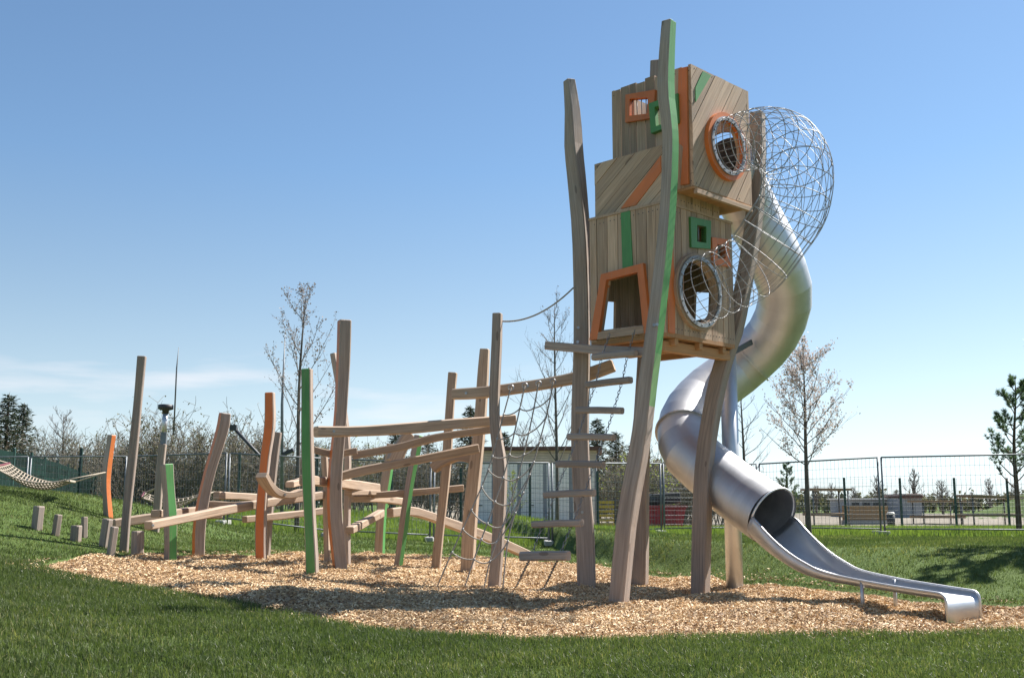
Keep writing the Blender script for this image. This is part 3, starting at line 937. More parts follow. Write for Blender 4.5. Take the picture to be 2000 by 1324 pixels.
# --- middle cabin
MZ0, MZ1 = LZ1 + .034, 5.18
mL, mR, mBL, mBR, mlc, mrc, mbc = box_walls((1.79, 12.035), 1.09, 1.06, MZ0, MZ1)
ang_m = math.degrees(math.atan2(*(lambda a, b: (b[1] - a[1], b[0] - a[0]))(*mL.px([(1214,408),(1290,316)]))))
w = planked(mL, [], ang_m, .16, 'wall_panel', seed=5)
board(mL, mL.px([(1213,408.5),(1243,401),(1292,336),(1291,305)]), -.01, .012, M['orange'], 'painted_plank', w, a=ang_m)
planked(mR, [], 90, .13, 'wall_panel', seed=6)
planked(mBL, [], 90, .14, 'wall_panel', seed=7); planked(mBR, [], 90, .14, 'wall_panel', seed=8)
slab((1.79, 12.035), 1.09, 1.06, MZ1 - .02, .03, .045, 'cabin_roof', M['plank'])

mo = V((mrc[0] - .3 * RT2, mrc[1] + .3 * RT2, 0))
planked(Wall((mo.x, mo.y), (1, 1), .36, MZ0, 4.62), [], 90, .13, 'wall_panel', seed=15)

# --- top cabin
TZ0, TZ1 = 4.67, 6.145
tL, tR, tBL, tBR, tlc, trc, tbc = box_walls((2.10, 12.0), 1.20, 1.22, TZ0, TZ1)
aL = tL.px([(1198,240)])[0][0]
o_in = tL.px([(1233.6,195),(1269,192),(1268,224),(1233.6,228)]); o_out = tL.px([(1225.5,187),(1283,177),(1281,232),(1225,241)])
g_in = tL.px([(1284,212),(1314,203),(1316,240),(1287,249)]); g_out = tL.px([(1273,205),(1329,185),(1331,243),(1277,263)])
# the left wall only exists above the middle cabin's roof and beyond its near corner
cut = tL.px([(1306,290)])[0][0]
out = [(0, MZ1 - TZ0 - .03), (cut, MZ1 - TZ0 - .03), (cut, 0), (tL.w, 0), (tL.w, tL.h), (0, tL.h)]
w = planked(tL, [o_in, g_in], 90, .13, 'wall_panel', outer=out, steps=.02, seed=9)
frame_of(tL, o_out, o_in, M['orange'], w, .04); frame_of(tL, g_out, g_in, M['green'], w, .06); bars(tL, o_in, 3, w); bars(tL, g_in, 2, w)
board(tL, tL.px([(1328,136),(1344,132),(1347,360),(1332,362),(1337,288),(1325,278)]), .0, .03, M['orange'], 'painted_plank', w)
tc = tR.px([(1415, 288)])[0]
a_g = tR.px([(1358, 195), (1382, 146)])
ang_t = math.degrees(math.atan2(a_g[1][1] - a_g[0][1], a_g[1][0] - a_g[0][0]))
w = planked(tR, [circle(tc, .325)], ang_t, .15, 'wall_panel', seed=10)
board(tR, tR.px([(1372,140),(1388,148),(1358,200),(1357.5,172)]), -.01, .008, M['green'], 'painted_plank', w, a=ang_t)
board(tR, circle(tc, .415), -.02, .055, M['orange'], 'painted_ring', w, holes=[circle(tc, .33)])
ex = tBR.px([(1410, 314)])[0]
planked(tBR, [circle(ex, .36)], 90, .14, 'wall_panel', seed=11)
wi = tBL.px([(1240,190),(1266,190),(1266,222),(1240,224)])
planked(tBL, [], 90, .14, 'wall_panel', seed=12)
# floor of the overhanging cabin and its joists
slab((2.10, 12.0), 1.20, 1.22, TZ0 - .018, .03, .0, 'cabin_floor', M['under'])
mb = MB(); a = V((2.12, 12.02, TZ0 - .06)); mb.sweep([a, a + V((RT2, RT2, 0)) * 1.16], .055, .05, (0, 0, 1), .05); tower.part(mb, 'floor_joist', M['plank'])

# --- tower posts
def tower_post(pxs, Y, s, phi, label, paint=None, n=22, dY=0.0, wl=(1, 1), mats=None):
    pts = post_path(pxs, Y, .4, n, .004, dY)
    m = len(pts)
    ws = [s * np.interp(i / (m - 1), np.linspace(0, 1, len(wl)), wl) for i in range(m)]
    mb = MB(); ml = [M['wood']] + list(mats or [])
    mb.sweep(pts, ws, ws, ang(phi, m), .07, paint)
    return tower.part(mb, 'post', ml, None, label)
tower_post([(1145,1152),(1143,1050),(1137,950),(1133,830),(1136,700),(1137,560),(1135,450),(1126,350),(1120,290),(1118,220),(1112,158)], 13.25, .215, [-6, -8, -14, -40, -62], 'leftmost wavy post rising above the cabins', wl=(1.03, 1, .95, .86, .86, .84, .55))
gf = lambda L: 2 if L > 3.0 else (1 if L > 2.2 else 0)
tower_post([(1209,1168),(1226,1010),(1250,870),(1263,760),(1273,690),(1285,600),(1297,500),(1305,400),(1309,300),(1308,250),(1301,180),(1303,110),(1307,44)], 11.72, .158, [-27, -30, -38, -46, -44, -42], 'front post with a green painted right face', {0: gf}, wl=(1.1, 1.12, 1.05, .95, .88, .88, .95, .8), mats=[M['palegreen'], M['green']], n=28)
tower_post([(1248,1157),(1252,900),(1262,700),(1275,400),(1284,122)], 13.98, .2, -20, 'rear post hidden behind the cabins', wl=(1, 1, .8))
tower_post([(1367,1163),(1370,1050),(1372,985),(1377,900),(1388,820),(1401,750),(1418,690),(1436,640),(1450,570),(1463,500),(1474,420),(1479,330),(1479,222)], 13.12, .18, -32, 'right post curving outwards to the top cabin', wl=(1, 1.05, 1, 1, .95, .95, 1.0, .9))

# --- wire tunnel
def transport(c):
    n = len(c); T = np.gradient(c, axis=0); T /= np.linalg.norm(T, axis=1)[:, None]
    A = np.zeros_like(c); a = np.cross(T[0], [0, 0, 1.0]); a /= np.linalg.norm(a)
    for i in range(n):
        a = a - T[i] * np.dot(a, T[i]); a /= np.linalg.norm(a); A[i] = a
    return T, A, np.cross(T, A)

def wire_tunnel():
    up = tR.pt(tc[0], tc[1], .06); lo = lR.pt(circ[0], circ[1], .06)
    n_ = V((RT2, -RT2, 0)); dz = lo.z - up.z
    shift = (lo - up); shift -= n_ * shift.dot(n_); sh = V((shift.x, shift.y, 0))
    nn = (lo - up).dot(n_)
    prof = [(0, 0, 0), (.22, .0, 0), (.5, -.03, .02), (.78, -.2, .1), (.95, -.55, .3), (.93, -.95, .55), (.74, -1.25, .75), (.45, dz + .22, .9), (.2 + nn * .5, dz + .08, .97), (nn, dz, 1)]
    pts = [up + n_ * a + V((0, 0, z)) + sh * f for a, z, f in prof]
    n = 80
    c = spline(pts, n); T, A, B = transport(c)
    r0, r1, rb = .335, .385, .40
    s = np.linspace(0, 1, n)
    rad = np.interp(s, [0, .2, .4, .7, 1], [.335, .36, .395, .385, .385])
    def pos(i, th):
        return V(c[i] + (A[i] * math.cos(th) + B[i] * math.sin(th)) * rad[i])
    root = MB(); rw = .004
    for k in range(26):                       # long wires
        th = 2 * math.pi * k / 26
        root.tube([pos(i, th) for i in range(0, n)], rw * .8, 5)
    obj = tower.part(root, 'wire_tunnel', M['wire'])
    hp = MB()
    for i in list(range(2, 51, 4)) + [54, 59, 63, 67, 71, 75, 79]:
        hp.tube([pos(i, 2 * math.pi * k / 28) for k in range(28)], rw * 1.25, 5, closed=True)
    tower.part(hp, 'hoops', M['wire'], obj)
    hx = MB()
    for sgn in (-1, 1):
        for k in range(7):
            th0 = 2 * math.pi * k / 7
            hx.tube([pos(i, th0 + sgn * (i - 14) * .062) for i in range(14, 51)], rw * .9, 5)
    tower.part(hx, 'spiral_wires', M['wire'], obj)
    for W, cc, r in ((tR, tc, .335), (lR, circ, .40)):
        fl = MB()
        bm = panel_bm(circle(cc, r + .024, 48), [circle(cc, r - .024, 48)], .055, .075)
        o = bm_to(W, [(bm, 0, 0, 0)], 'flange_ring', [M['ring']], obj)
        for k in range(16):
            b = MB(); q = circle(cc, r, 16)[k]; b.tube([W.pt(q[0], q[1], .074), W.pt(q[0], q[1], .088)], .012, 6)
            tower.part(b, 'flange_bolt', M['bolt'], obj)
wire_tunnel()

# bolts on tower posts
for (x, y, Y) in [(1129,640,13.12),(1128,668,13.12),(1137,1000,13.12),(1283,634,11.6),(1277,635,11.6)]:
    mb = MB(); q = P(x, y, Y); mb.tube([q, q + V((0, -.02, 0))], .018, 8)
    tower.part(mb, 'bolt', M['bolt'])

# ------------------------------------------------------------------ tube slide
def build_slide():
    base = P(1435, 1141, 13.9)
    th = TH('tube_slide', V((base.x, base.y, surf(base.x, base.y))), 'brushed steel spiral tube slide with an open run-out on the wood chips', 'slide')
    e = tBR.pt(ex[0], ex[1], -.02)
    key = [e, e + V((RT2, RT2, -.5)) * .27, P(1466, 412, 13.66), P(1507, 492, 13.8), P(1534, 575, 14.1), P(1508, 655, 14.5), P(1444, 720, 14.72), P(1378, 770, 14.6),
           P(1340, 822, 14.25), P(1345, 880, 13.82), P(1398, 928, 13.48), P(1455, 972, 13.05), P(1508, 1008, 12.66)]
    n = 64
    c = spline(key, n); T, A, B = transport(c)
    r = .355; ns = 32
    mb = MB(); L = 0
    seg = [0] + [i for i in range(2, n - 14, 2)] + list(range(n - 13, n))
    ring = []
    for j, i in enumerate(seg):
        if j: L += float(np.linalg.norm(c[i] - c[seg[j - 1]]))
        b0 = len(mb.v)
        for k in range(ns):
            a = 2 * math.pi * k / ns
            q = c[i] + (A[i] * math.cos(a) + B[i] * math.sin(a)) * r; mb.v.append(tuple(q))
        ring.append((b0, L))
    for j in range(len(ring) - 1):
        (b0, l0), (b1, l1) = ring[j], ring[j + 1]
        mb.tint = ((j * 7) % 5 - 2) * .02
        for k in range(ns):
            k2 = (k + 1) % ns
            mb.face((b0 + k, b0 + k2, b1 + k2, b1 + k), 0, [(k / ns, l0), ((k + 1) / ns, l0), ((k + 1) / ns, l1), (k / ns, l1)], True)
    mb.tint = 0
    tube = th.part(mb, 'tube', M['steel'])
    me = tube.data
    me.update()
    nseg = len(seg)
    att = me.attributes.new('sharp_edge', 'BOOLEAN', 'EDGE')
    vals = np.zeros(len(me.edges), bool); ev = np.zeros(len(me.edges) * 2, int); me.edges.foreach_get('vertices', ev); ev = ev.reshape(-1, 2)
    same = (ev[:, 0] // ns) == (ev[:, 1] // ns); vals[same & ((ev[:, 0] // ns) < nseg - 13)] = True
    att.data.foreach_set('value', vals)
    # flanges
    for i in (int(n * .70), int(n * .47), 3):
        fb = MB(); t = V(T[i])
        ringp = lambda rr, d: [V(c[i] + (A[i] * math.cos(2 * math.pi * k / 36) + B[i] * math.sin(2 * math.pi * k / 36)) * rr) + t * d for k in range(36)]
        i0 = len(fb.v)
        for rr, d in ((r - .005, -.012), (r + .028, -.012), (r + .028, .012), (r - .005, .012)): fb.v += [tuple(q) for q in ringp(rr, d)]
        for q in range(3):
            for k in range(36):
                k2 = (k + 1) % 36
                fb.face((i0 + q * 36 + k, i0 + q * 36 + k2, i0 + q * 36 + 36 + k2, i0 + q * 36 + 36 + k), 0, None, False)
        th.part(fb, 'flange', M['steel'], tube)
    # ---- run-out chute: lofted trough between two rims
    th0 = R(52); side0 = V((math.sin(th0), math.cos(th0), 0))
    far0 = V(c[-1]) + side0 * r; near0 = V(c[-1]) - side0 * r
    ST = [(0, None, 2 * r, r), (.25, (1508,1047), .70, .285), (.5, (1541,1078), .675, .20), (.75, (1576,1101), .65, .135), (1.0, (1613,1118), .62, .09), (1.5, (1689,1135), .585, .065), (2.0, (1771,1149), .57, .06), (2.33, (1832,1158), .56, .055)]
    rows_ = []
    hdir = V((math.cos(R(55)), -math.sin(R(55)), 0))
    for s_, px, w_, d_ in ST:
        if px is None: q = near0
        else:
            Yn = near0.y + hdir.y * s_; q = P(px[0], px[1], Yn)
            q = V((near0.x + hdir.x * s_, Yn, q.z))
        rows_.append((q.x, q.y, q.z, w_, d_))
    m = 34
    cc = spline(rows_, m); cc[:, 2] = np.minimum.accumulate(cc[:, 2])
    prof_n = 17; mb = MB(); rims = ([], []); rows = []
    hd = np.gradient(cc[:, :3], axis=0)
    for i in range(m):
        s = i / (m - 1)
        t = V(tuple(hd[i])).normalized()
        side = side0 if i == 0 else V((-hd[i][1], hd[i][0], 0)).normalized()
        upv = t.cross(side).normalized()
        if upv.z < 0: upv = -upv
        e_ = float(S(s / .5)); w_, d_ = cc[i][3], cc[i][4]
        mid = V(tuple(cc[i][:3])) + side * (w_ / 2)
        b0 = len(mb.v)
        for k in range(prof_n):
            a = math.pi * k / (prof_n - 1)
            x = -math.cos(a); zc = -math.sin(a)
            xf = -1 + 2 * k / (prof_n - 1); xf = math.copysign(abs(xf) ** .8, xf)
            zf = -min(1.0, (1 - abs(xf)) / .12)
            q = mid + side * ((x * (1 - e_) + xf * e_) * w_ / 2) + upv * ((zc * (1 - e_) + zf * e_) * d_)
            mb.v.append(tuple(q))
        rows.append(b0)
        rims[0].append(V(mb.v[b0])); rims[1].append(V(mb.v[b0 + prof_n - 1]))
    # rounded nose going down at the end
    last = [V(mb.v[rows[-1] + k]) for k in range(prof_n)]
    h = V((hd[-1][0], hd[-1][1], 0)).normalized()
    zend = surf(last[8].x + h.x * .1, last[8].y + h.y * .1)
    for a in (22, 45, 67, 90):
        b0 = len(mb.v); rr = .075
        for q in last:
            mb.v.append(tuple(q + h * (rr * math.sin(R(a))) + V((0, 0, -rr * (1 - math.cos(R(a)))))))
        rows.append(b0); rims[0].append(V(mb.v[b0])); rims[1].append(V(mb.v[b0 + prof_n - 1]))
    b0 = len(mb.v)
    for q in [V(mb.v[rows[-1] + k]) for k in range(prof_n)]: mb.v.append((q.x, q.y, zend - .03))
    rows.append(b0); rims[0].append(V(mb.v[b0])); rims[1].append(V(mb.v[b0 + prof_n - 1]))
    for i in range(len(rows) - 1):
        for k in range(prof_n - 1):
            mb.face((rows[i] + k, rows[i] + k + 1, rows[i + 1] + k + 1, rows[i + 1] + k), 0,
                    [(k / 30, i * .07), ((k + 1) / 30, i * .07), ((k + 1) / 30, i * .07 + .07), (k / 30, i * .07 + .07)], True)
    ch = th.part(mb, 'chute', M['steel'])
    sol = ch.modifiers.new('thick', 'SOLIDIFY'); sol.thickness = .006; sol.offset = 0
    for rm in rims:
        rb = MB(); rb.tube(rm, .013, 8); th.part(rb, 'rim', M['steel'], ch)
    # rim over the mouth
    rb = MB(); i = n - 1
    t_ = V(tuple(T[i])); up_ = side0.cross(t_); up_ = up_.normalized() if up_.z > 0 else -up_.normalized()
    arc = [V(c[i]) + (side0 * math.cos(a) + up_ * math.sin(a)) * r for a in np.linspace(-.05, math.pi + .05, 28)]
    rb.tube(arc, .013, 8); th.part(rb, 'mouth_rim', M['steel'], tube)
    # legs
    for f, sd in ((.72, -1), (.72, 1)):
        i = int(f * (m - 1)); q = V(tuple(cc[i][:3])) + V((-hd[i][1], hd[i][0], 0)).normalized() * (cc[i][3] / 2 + sd * .27)
        lb = MB(); lb.tube([q + V((0, 0, -.01)), V((q.x, q.y, surf(q.x, q.y) - .1))], .021, 10); th.part(lb, 'leg', M['steel'])
    # column
    cb = MB(); ctop = P(1432, 640, 14.0); cb.tube([V((base.x, base.y, -.2)), V((base.x, base.y, 3.05))], .107, 28); th.part(cb, 'column', M['steel'])
    cb = MB(); q = V((base.x, base.y, surf(base.x, base.y))); cb.tube([q + V((0, 0, -.02)), q + V((0, 0, .012))], .17, 24); th.part(cb, 'base_plate', M['galv'])
    cb = MB(); cb.sweep([V((base.x, base.y, 2.95)), P(1468, 668, 14.25)], .07, .03, (0, 0, 1), .1); th.part(cb, 'bracket', M['galv'])
build_slide()

# ------------------------------------------------------------------ chain ladder
def chain(mb, a, b, link=.052, r=.0042, wid=.013):
    a, b = V(a), V(b); L = (b - a).length; n = max(2, int(L / (link * .78))); t = (b - a).normalized()
    s1 = t.cross(V((.3, .8, .1))).normalized(); s2 = t.cross(s1)
    for i in range(n):
        c = a.lerp(b, (i + .5) / n); s = s1 if i % 2 else s2
        pts = []
        for k in range(8):
            an = 2 * math.pi * k / 8
            pts.append(c + t * (math.cos(an) * link * .5) + s * (math.sin(an) * wid))
        mb.tube(pts, r, 4, closed=True)

def build_ladder():
    top = lL.pt(*lL.px([(1213, 645)])[0], .07)
    th = TH('rung_ladder', V((.45, 11.6, surf(.45, 11.6))), 'hanging ladder of wooden rungs on two chains below the orange doorway', 'rung ladder')
    rungs = [((1160,698),(1241,690)), ((1147,752),(1231,742)), ((1129,801),(1214,802)), ((1112,853),(1197,854)), ((1090,906),(1177,907)), ((1066,966),(1159,962)), ((1043,1024),(1135,1021)), ((1020,1086),(1109,1085))]
    ca, cb_ = [], []
    for i, (l, r_) in enumerate(rungs):
        Yc = 12.28 - (i * .112)
        a = P(l[0], l[1], Yc + .2); b = P(r_[0], r_[1], Yc - .2)
        mb = MB(); h = .075 if i < 7 else .1
        mb.sweep([a, a.lerp(b, .5) + V((0, 0, .004)), b], h, .085, (0, 0, 1), .2); th.part(mb, 'rung', M['wood'])
        ca.append(a.lerp(b, .2)); cb_.append(a.lerp(b, .82))
    e1 = G(1000, 1160); e2 = G(1055, 1168)
    for pts, tp, en in ((ca, P(1191, 652, 12.45), e1), (cb_, P(1240, 644, 12.12), e2)):
        mb = MB(); seq = [tp] + pts + [V((en.x, en.y, surf(en.x, en.y) - .02))]
        for p, q in zip(seq[:-1], seq[1:]): chain(mb, p, q)
        th.part(mb, 'chain', M['chain'])
build_ladder()

# ------------------------------------------------------------------ rope net
def build_net():
    R_ = [[(998,757),(978,830),(962,890),(947,935),(916,1006),(882,1080),(849,1146)],
          [(1025,753),(1008,830),(988,915),(958,1005),(930,1080),(903,1148)],
          [(1052,749),(1036,830),(1016,915),(988,1010),(960,1085),(942,1152)],
          [(1080,745),(1070,800),(1046,890),(1028,945),(995,1040),(980,1150)]]
    th = TH('climbing_net', V((0, 13.1, 0)), 'grey rope climbing net hanging from the heavy beam down to the chips', 'climbing net')
    N_ = 60; ropes = []
    for pl in R_:
        pts = [P(x, y, 13.52 - .5 * (y - 745) / 400) for x, y in pl]
        e = pts[-1]; pts[-1] = V((e.x, e.y, surf(e.x, e.y) - .03))
        ropes.append(spline(pts, N_))
    mb = MB()
    for r in ropes: mb.tube([V(p) for p in r[::2]], .0085, 6)
    m = th.part(mb, 'rope', M['rope'])
    hb = MB(); kb = MB()
    for f in (.13, .24, .35, .455, .555, .65, .745, .835):
        i = int(f * (N_ - 1)); pts = []
        for a, b in zip(ropes[:-1], ropes[1:]):
            p, q = V(a[i]), V(b[i])
            for k in range(6):
                t = k / 6; pts.append(p.lerp(q, t) + V((0, 0, -.03 * 4 * t * (1 - t))))
        pts.append(V(ropes[-1][i]))
        hb.tube(pts, .0085, 6)
        for r in ropes:
            p = V(r[i]); q = V(r[i + 1]); d = (q - p).normalized() * .02
            kb = MB(); kb.tube([p - d, p, p + d], [.010, .0145, .010], 7); th.part(kb, 'knot', M['knot'])
    th.part(hb, 'rope', M['rope'])
    for r in ropes:
        eb = MB(); p = V(r[0]); eb.tube([p + V((.035 * math.cos(t), -.0, .035 * math.sin(t))) for t in np.linspace(0, 2 * math.pi, 12, endpoint=False)], .007, 5, closed=True)
        th.part(eb, 'eye_bolt', M['bolt'])
build_net()

mb = MB(); a = P(976, 627, 13.7); b = P(1120, 562, 13.2)
mb.tube([a.lerp(b, t) + V((0, 0, -.13 * 4 * t * (1 - t))) for t in np.linspace(0, 1, 16)], .011, 6)
tag(mb.build('tie_rope', M['rope'], None, a), 'single rope sagging from the net post up to the tower', 'rope')

# ------------------------------------------------------------------ hammocks
def hammock(name, a0, a1, b0, b1, sag, label, ra, rb, nl=9, nc=22):
    a0, a1, b0, b1 = map(V, (a0, a1, b0, b1))
    th = TH(name, (a0 + b0) / 2, label, 'hammock', 'net hammocks on the grass')
    def pt(s, t):
        p = a0.lerp(b0, s).lerp(a1.lerp(b1, s), t)
        return p + V((0, 0, -sag * 4 * s * (1 - s) - .12 * 4 * t * (1 - t) * 4 * s * (1 - s)))
    mb = MB()
    for k in range(nl): mb.tube([pt(s, k / (nl - 1)) for s in np.linspace(0, 1, 24)], .012, 5)
    for s in np.linspace(.02, .98, nc): mb.tube([pt(s, t) for t in np.linspace(0, 1, 9)], .011, 5)
    th.part(mb, 'netting', M['hemp'])
    for q0, q1, rr in ((a0, a1, ra), (b0, b1, rb)):
        m2 = MB(); m2.tube([q0, q1], .022, 8); th.part(m2, 'spreader_bar', M['spreader'] if rr is ra else M['hemp'])
        m2 = MB(); m2.tube([q0, V(rr)], .01, 5); m2.tube([q1, V(rr)], .01, 5); th.part(m2, 'hanging_rope', M['hemp'])
hammock('net_hammock', P(-12,912,PY['A']-.8), P(18,905,PY['A']+.2), P(125,938,PY['A']-.7), P(146,941,PY['A']+.3), .12, 'net hammock slung on the left hill from a red spreader bar', P(-70,880,PY['A']-.4), P(212,921,PY['A'] - .02))
hammock('net_hammock', P(276,972,yC+1.2), P(282,962,yC+2.5), P(392,968,yC+1.2), P(388,966,yC+2.5), .1, 'second net hammock behind the mast post, mostly hidden', P(306,952,yC+.1), P(420,960,yC+2), 7, 12)

# ------------------------------------------------------------------ construction fence (panels)
def fence_panel(p, q, label):
    """p, q: (px, top_py, Y)"""
    a1, b1 = P(*p), P(*q)
    a0 = V((a1.x, a1.y, gz(a1.x, a1.y) + .05)); b0 = V((b1.x, b1.y, gz(b1.x, b1.y) + .05))
    d = (b1 - a1).normalized(); a1 = a1 + d * .05; b1 = b1 - d * .05; a0 = a0 + V((d.x, d.y, 0)) * .05; b0 = b0 - V((d.x, d.y, 0)) * .05
    th = TH('construction_fence_panel', a0, label, 'fence panel', 'temporary construction fence panels')
    mb = MB(); mb.tube([a0, a1], .024, 8); mb.tube([b0, b1], .024, 8); mb.tube([a1, b1], .02, 8); mb.tube([a0 + V((0, 0, .12)), b0 + V((0, 0, .12))], .018, 8)
    th.part(mb, 'frame', M['galv'])
    mb = MB(); n = int((b1 - a1).length / .11)
    for k in range(1, n): mb.tube([a0.lerp(b0, k / n) + V((0, 0, .1)), a1.lerp(b1, k / n)], .0032, 4, caps=False)
    for k in range(1, 8): mb.tube([a0.lerp(a1, k / 8), b0.lerp(b1, k / 8)], .0032, 4, caps=False)
    th.part(mb, 'wire_mesh', M['galv'])
FN = [(-60,893,31),(58,892,30.5),(250,891,29.5),(445,885,27),(648,896,27.5),(845,903,27.5),(1075,904,26.4),(1292,905,28.5),(1480,906,30),(1717,893,27.3),(2005,887,25.2),(2290,880,24)]
FL = ['far left construction fence panel behind the hammock', 'construction fence panel behind the orange hammock post', 'construction fence panel behind the mast post and short green post',
      'construction fence panel behind the orange fronted post', 'construction fence panel behind the tallest course post', 'construction fence panel behind the two tan posts',
      'construction fence panel behind the chain ladder and tower leg', 'construction fence panel behind the front tower legs', 'construction fence panel behind the slide mouth and blossom tree',
      'construction fence panel right of the blossom tree, in front of the shelters', 'last construction fence panel at the right edge by the pine']
for i, (p, q) in enumerate(zip(FN[:-1], FN[1:])): fence_panel(p, q, FL[i])
for (px, py, Y), lab in zip(FN[3:10], ['behind the orange edged leaning post', 'behind the tallest course post', 'behind the slim tan post', 'left of the big tower leg', 'behind the rear tower post', 'under the slide tube', 'right of the blossom tree']):
    q = P(px, py, Y); mb = MB(); z = gz(q.x, q.y)
    mb.sweep([V((q.x - .05, q.y - .36, z + .06)), V((q.x - .05, q.y + .36, z + .06))], .12, .22, (0, 0, 1), .15)
    tag(mb.build('fence_foot', M['concrete'], None, V((q.x, q.y, z))), 'concrete fence foot ' + lab, 'fence foot', 'concrete feet of the construction fence')
for (px, py, Y), lab in zip(FN[3:10], 'abcdefg'): pass

# ------------------------------------------------------------------ green mesh fence
GN = [(2075,56.5),(1967,55.5),(1864,55),(1758,54.7),(1649,54.2),(1537,52.5),(1418,49.5),(1296,46.8),(1167,46),(1035,45.6),(900,44.8),(765,44.2),(618,43.6),(466,43),(310,41.5),(155,40),(-10,39)]
def mesh_fence():
    pts = []
    for px, Y in GN:
        x = (px - CX) / FPX * Y / CP * 1.0
        x = P(px, 950, Y).x
        pts.append(V((x, Y, gz(x, Y))))
    th = TH('mesh_fence', pts[8], 'dark green welded mesh fence with square posts behind the meadow', 'fence')
    H = 2.42
    for p in pts:
        mb = MB(); mb.box(p + V((0, 0, H / 2 - .1)), (.048, .04, H / 2 + .13)); th.part(mb, 'post', M['fgreen'])
    for a, b in zip(pts[:-1], pts[1:]):
        mb = MB(); L = (b - a).length; n = int(L / .075)
        for k in range(1, n): q = a.lerp(b, k / n); mb.tube([q + V((0, 0, .05)), q + V((0, 0, H - .02))], .0035, 3, caps=False)
        for k in range(13):
            z = .06 + k * (H - .1) / 12
            mb.tube([a + V((0, 0, z)), b + V((0, 0, z))], .005, 3, caps=False)
        th.part(mb, 'mesh_panel', M['fgreen'])
mesh_fence()

def privacy_fence():
    xs = [-40, -8, 28, 62, 88, 113, 133, 154, 172, 187, 200, 214, 226, 238, 250, 263]
    pts = []
    for x in xs:
        Y = 1 / np.interp(x, [-40, 28, 263], [.0310, .0270, .0115])
        ty = np.interp(x, [-40, 28, 62, 113, 200, 263], [866, 879, 887, 901, 934, 954])
        pts.append(P(x, ty, Y))
    th = TH('privacy_fence', V((pts[6].x, pts[6].y, gz(pts[6].x, pts[6].y))), 'long green privacy strip fence running away behind the left hill', 'fence')
    for p in pts:
        mb = MB(); z0 = gz(p.x, p.y); mb.box(V((p.x, p.y, (p.z + z0) / 2 + .02)), (.04, .04, (p.z - z0) / 2 + .05)); th.part(mb, 'post', M['fgreen'])
    for a, b in zip(pts[:-1], pts[1:]):
        mb = MB(); d = V((b.x - a.x, b.y - a.y, 0)); L = d.length; d.normalize(); z0 = min(gz(a.x, a.y), gz(b.x, b.y)) - .05
        nrow = 10
        for k in range(nrow):
            za0 = z0 + (a.z - .05 - z0) * k / nrow; za1 = z0 + (a.z - .05 - z0) * (k + .93) / nrow
            zb0 = z0 + (b.z - .05 - z0) * k / nrow; zb1 = z0 + (b.z - .05 - z0) * (k + .93) / nrow
            mb.tint = random.uniform(-.3, .35)
            n_ = V((-d.y, d.x, 0)) * .012
            i0 = len(mb.v)
            for o in (-n_, n_):
                for (pp, zz) in ((a, za0), (b, zb0), (b, zb1), (a, za1)): mb.v.append((pp.x + o.x, pp.y + o.y, zz))
            for f in ((0, 1, 2, 3), (7, 6, 5, 4), (0, 4, 5, 1), (3, 2, 6, 7), (1, 5, 6, 2), (0, 3, 7, 4)): mb.face([i0 + j for j in f])
        mb.tint = 0
        th.part(mb, 'strip_panel', M['privacy'])
privacy_fence()

# ------------------------------------------------------------------ shed and things in the yard behind
def shed():
    Y = 52
    a = P(914, 1012, Y); b = P(1166, 1012, Y - .5); z0 = gz(a.x, Y) - .1; ztop = P(950, 880, Y).z; zmid = P(950, 906, Y).z
    th = TH('garage_shed', V(((a.x + b.x) / 2, Y, z0)), 'long shed with white doors, beige board fascia and brown flat roof', 'shed')
    d = V((b.x - a.x, b.y - a.y, 0)); L = d.length; d.normalize(); n = V((d.y, -d.x, 0)); c = V(((a.x + b.x) / 2, (a.y + b.y) / 2, 0)) - n * 2.5
    ax = (d, -n, V((0, 0, 1)))
    mb = MB(); mb.box(c + V((0, 0, (z0 + zmid) / 2)), (L / 2, 2.5, (zmid - z0) / 2), ax); th.part(mb, 'wall', M['grey'])
    mb = MB()
    for k in range(5):
        zz = zmid + (ztop - zmid) * (k + .5) / 5; mb.tint = random.uniform(-.1, .1)
        mb.box(c + V((0, 0, zz)), (L / 2 + .02, 2.53, (ztop - zmid) / 10 - .006), ax)
    mb.tint = 0
    th.part(mb, 'board_fascia', M['cream'])
    mb = MB(); mb.box(c + V((0, 0, ztop + .09)), (L / 2 + .28, 2.8, .085), ax); th.part(mb, 'roof', M['brownroof'])
    k = 5
    for i in range(k):
        w = L / k
        q = c - d * (L / 2) + d * (w * (i + .5)) + n * 2.53
        mb = MB(); hh = (zmid - z0 - .1) / 2
        nr = 5
        for j in range(nr):
            mb.box(q + V((0, 0, z0 + .1 + hh * 2 * (j + .5) / nr)), (w / 2 - .09, .035, hh / nr - .008), ax)
        dr = th.part(mb, 'garage_door', M['white'])
        mb = MB(); mb.box(q + n * .06 + V((0, 0, z0 + 1.0)), (.09, .02, .02), ax); th.part(mb, 'handle', M['dark'], dr)
    mb = MB(); q = c + d * (L / 2 - .75) + n * 2.6; mb.box(q + V((0, 0, z0 + 1.75)), (.1, .04, .12), ax); th.part(mb, 'meter_box', M['red'])
shed()

def simple_thing(name, label, cat, loc, parts, group=None):
    th = TH(name, loc, label, cat, group)
    for pn, mat, fn in parts:
        mb = MB(); fn(mb); th.part(mb, pn, M[mat])
    return th

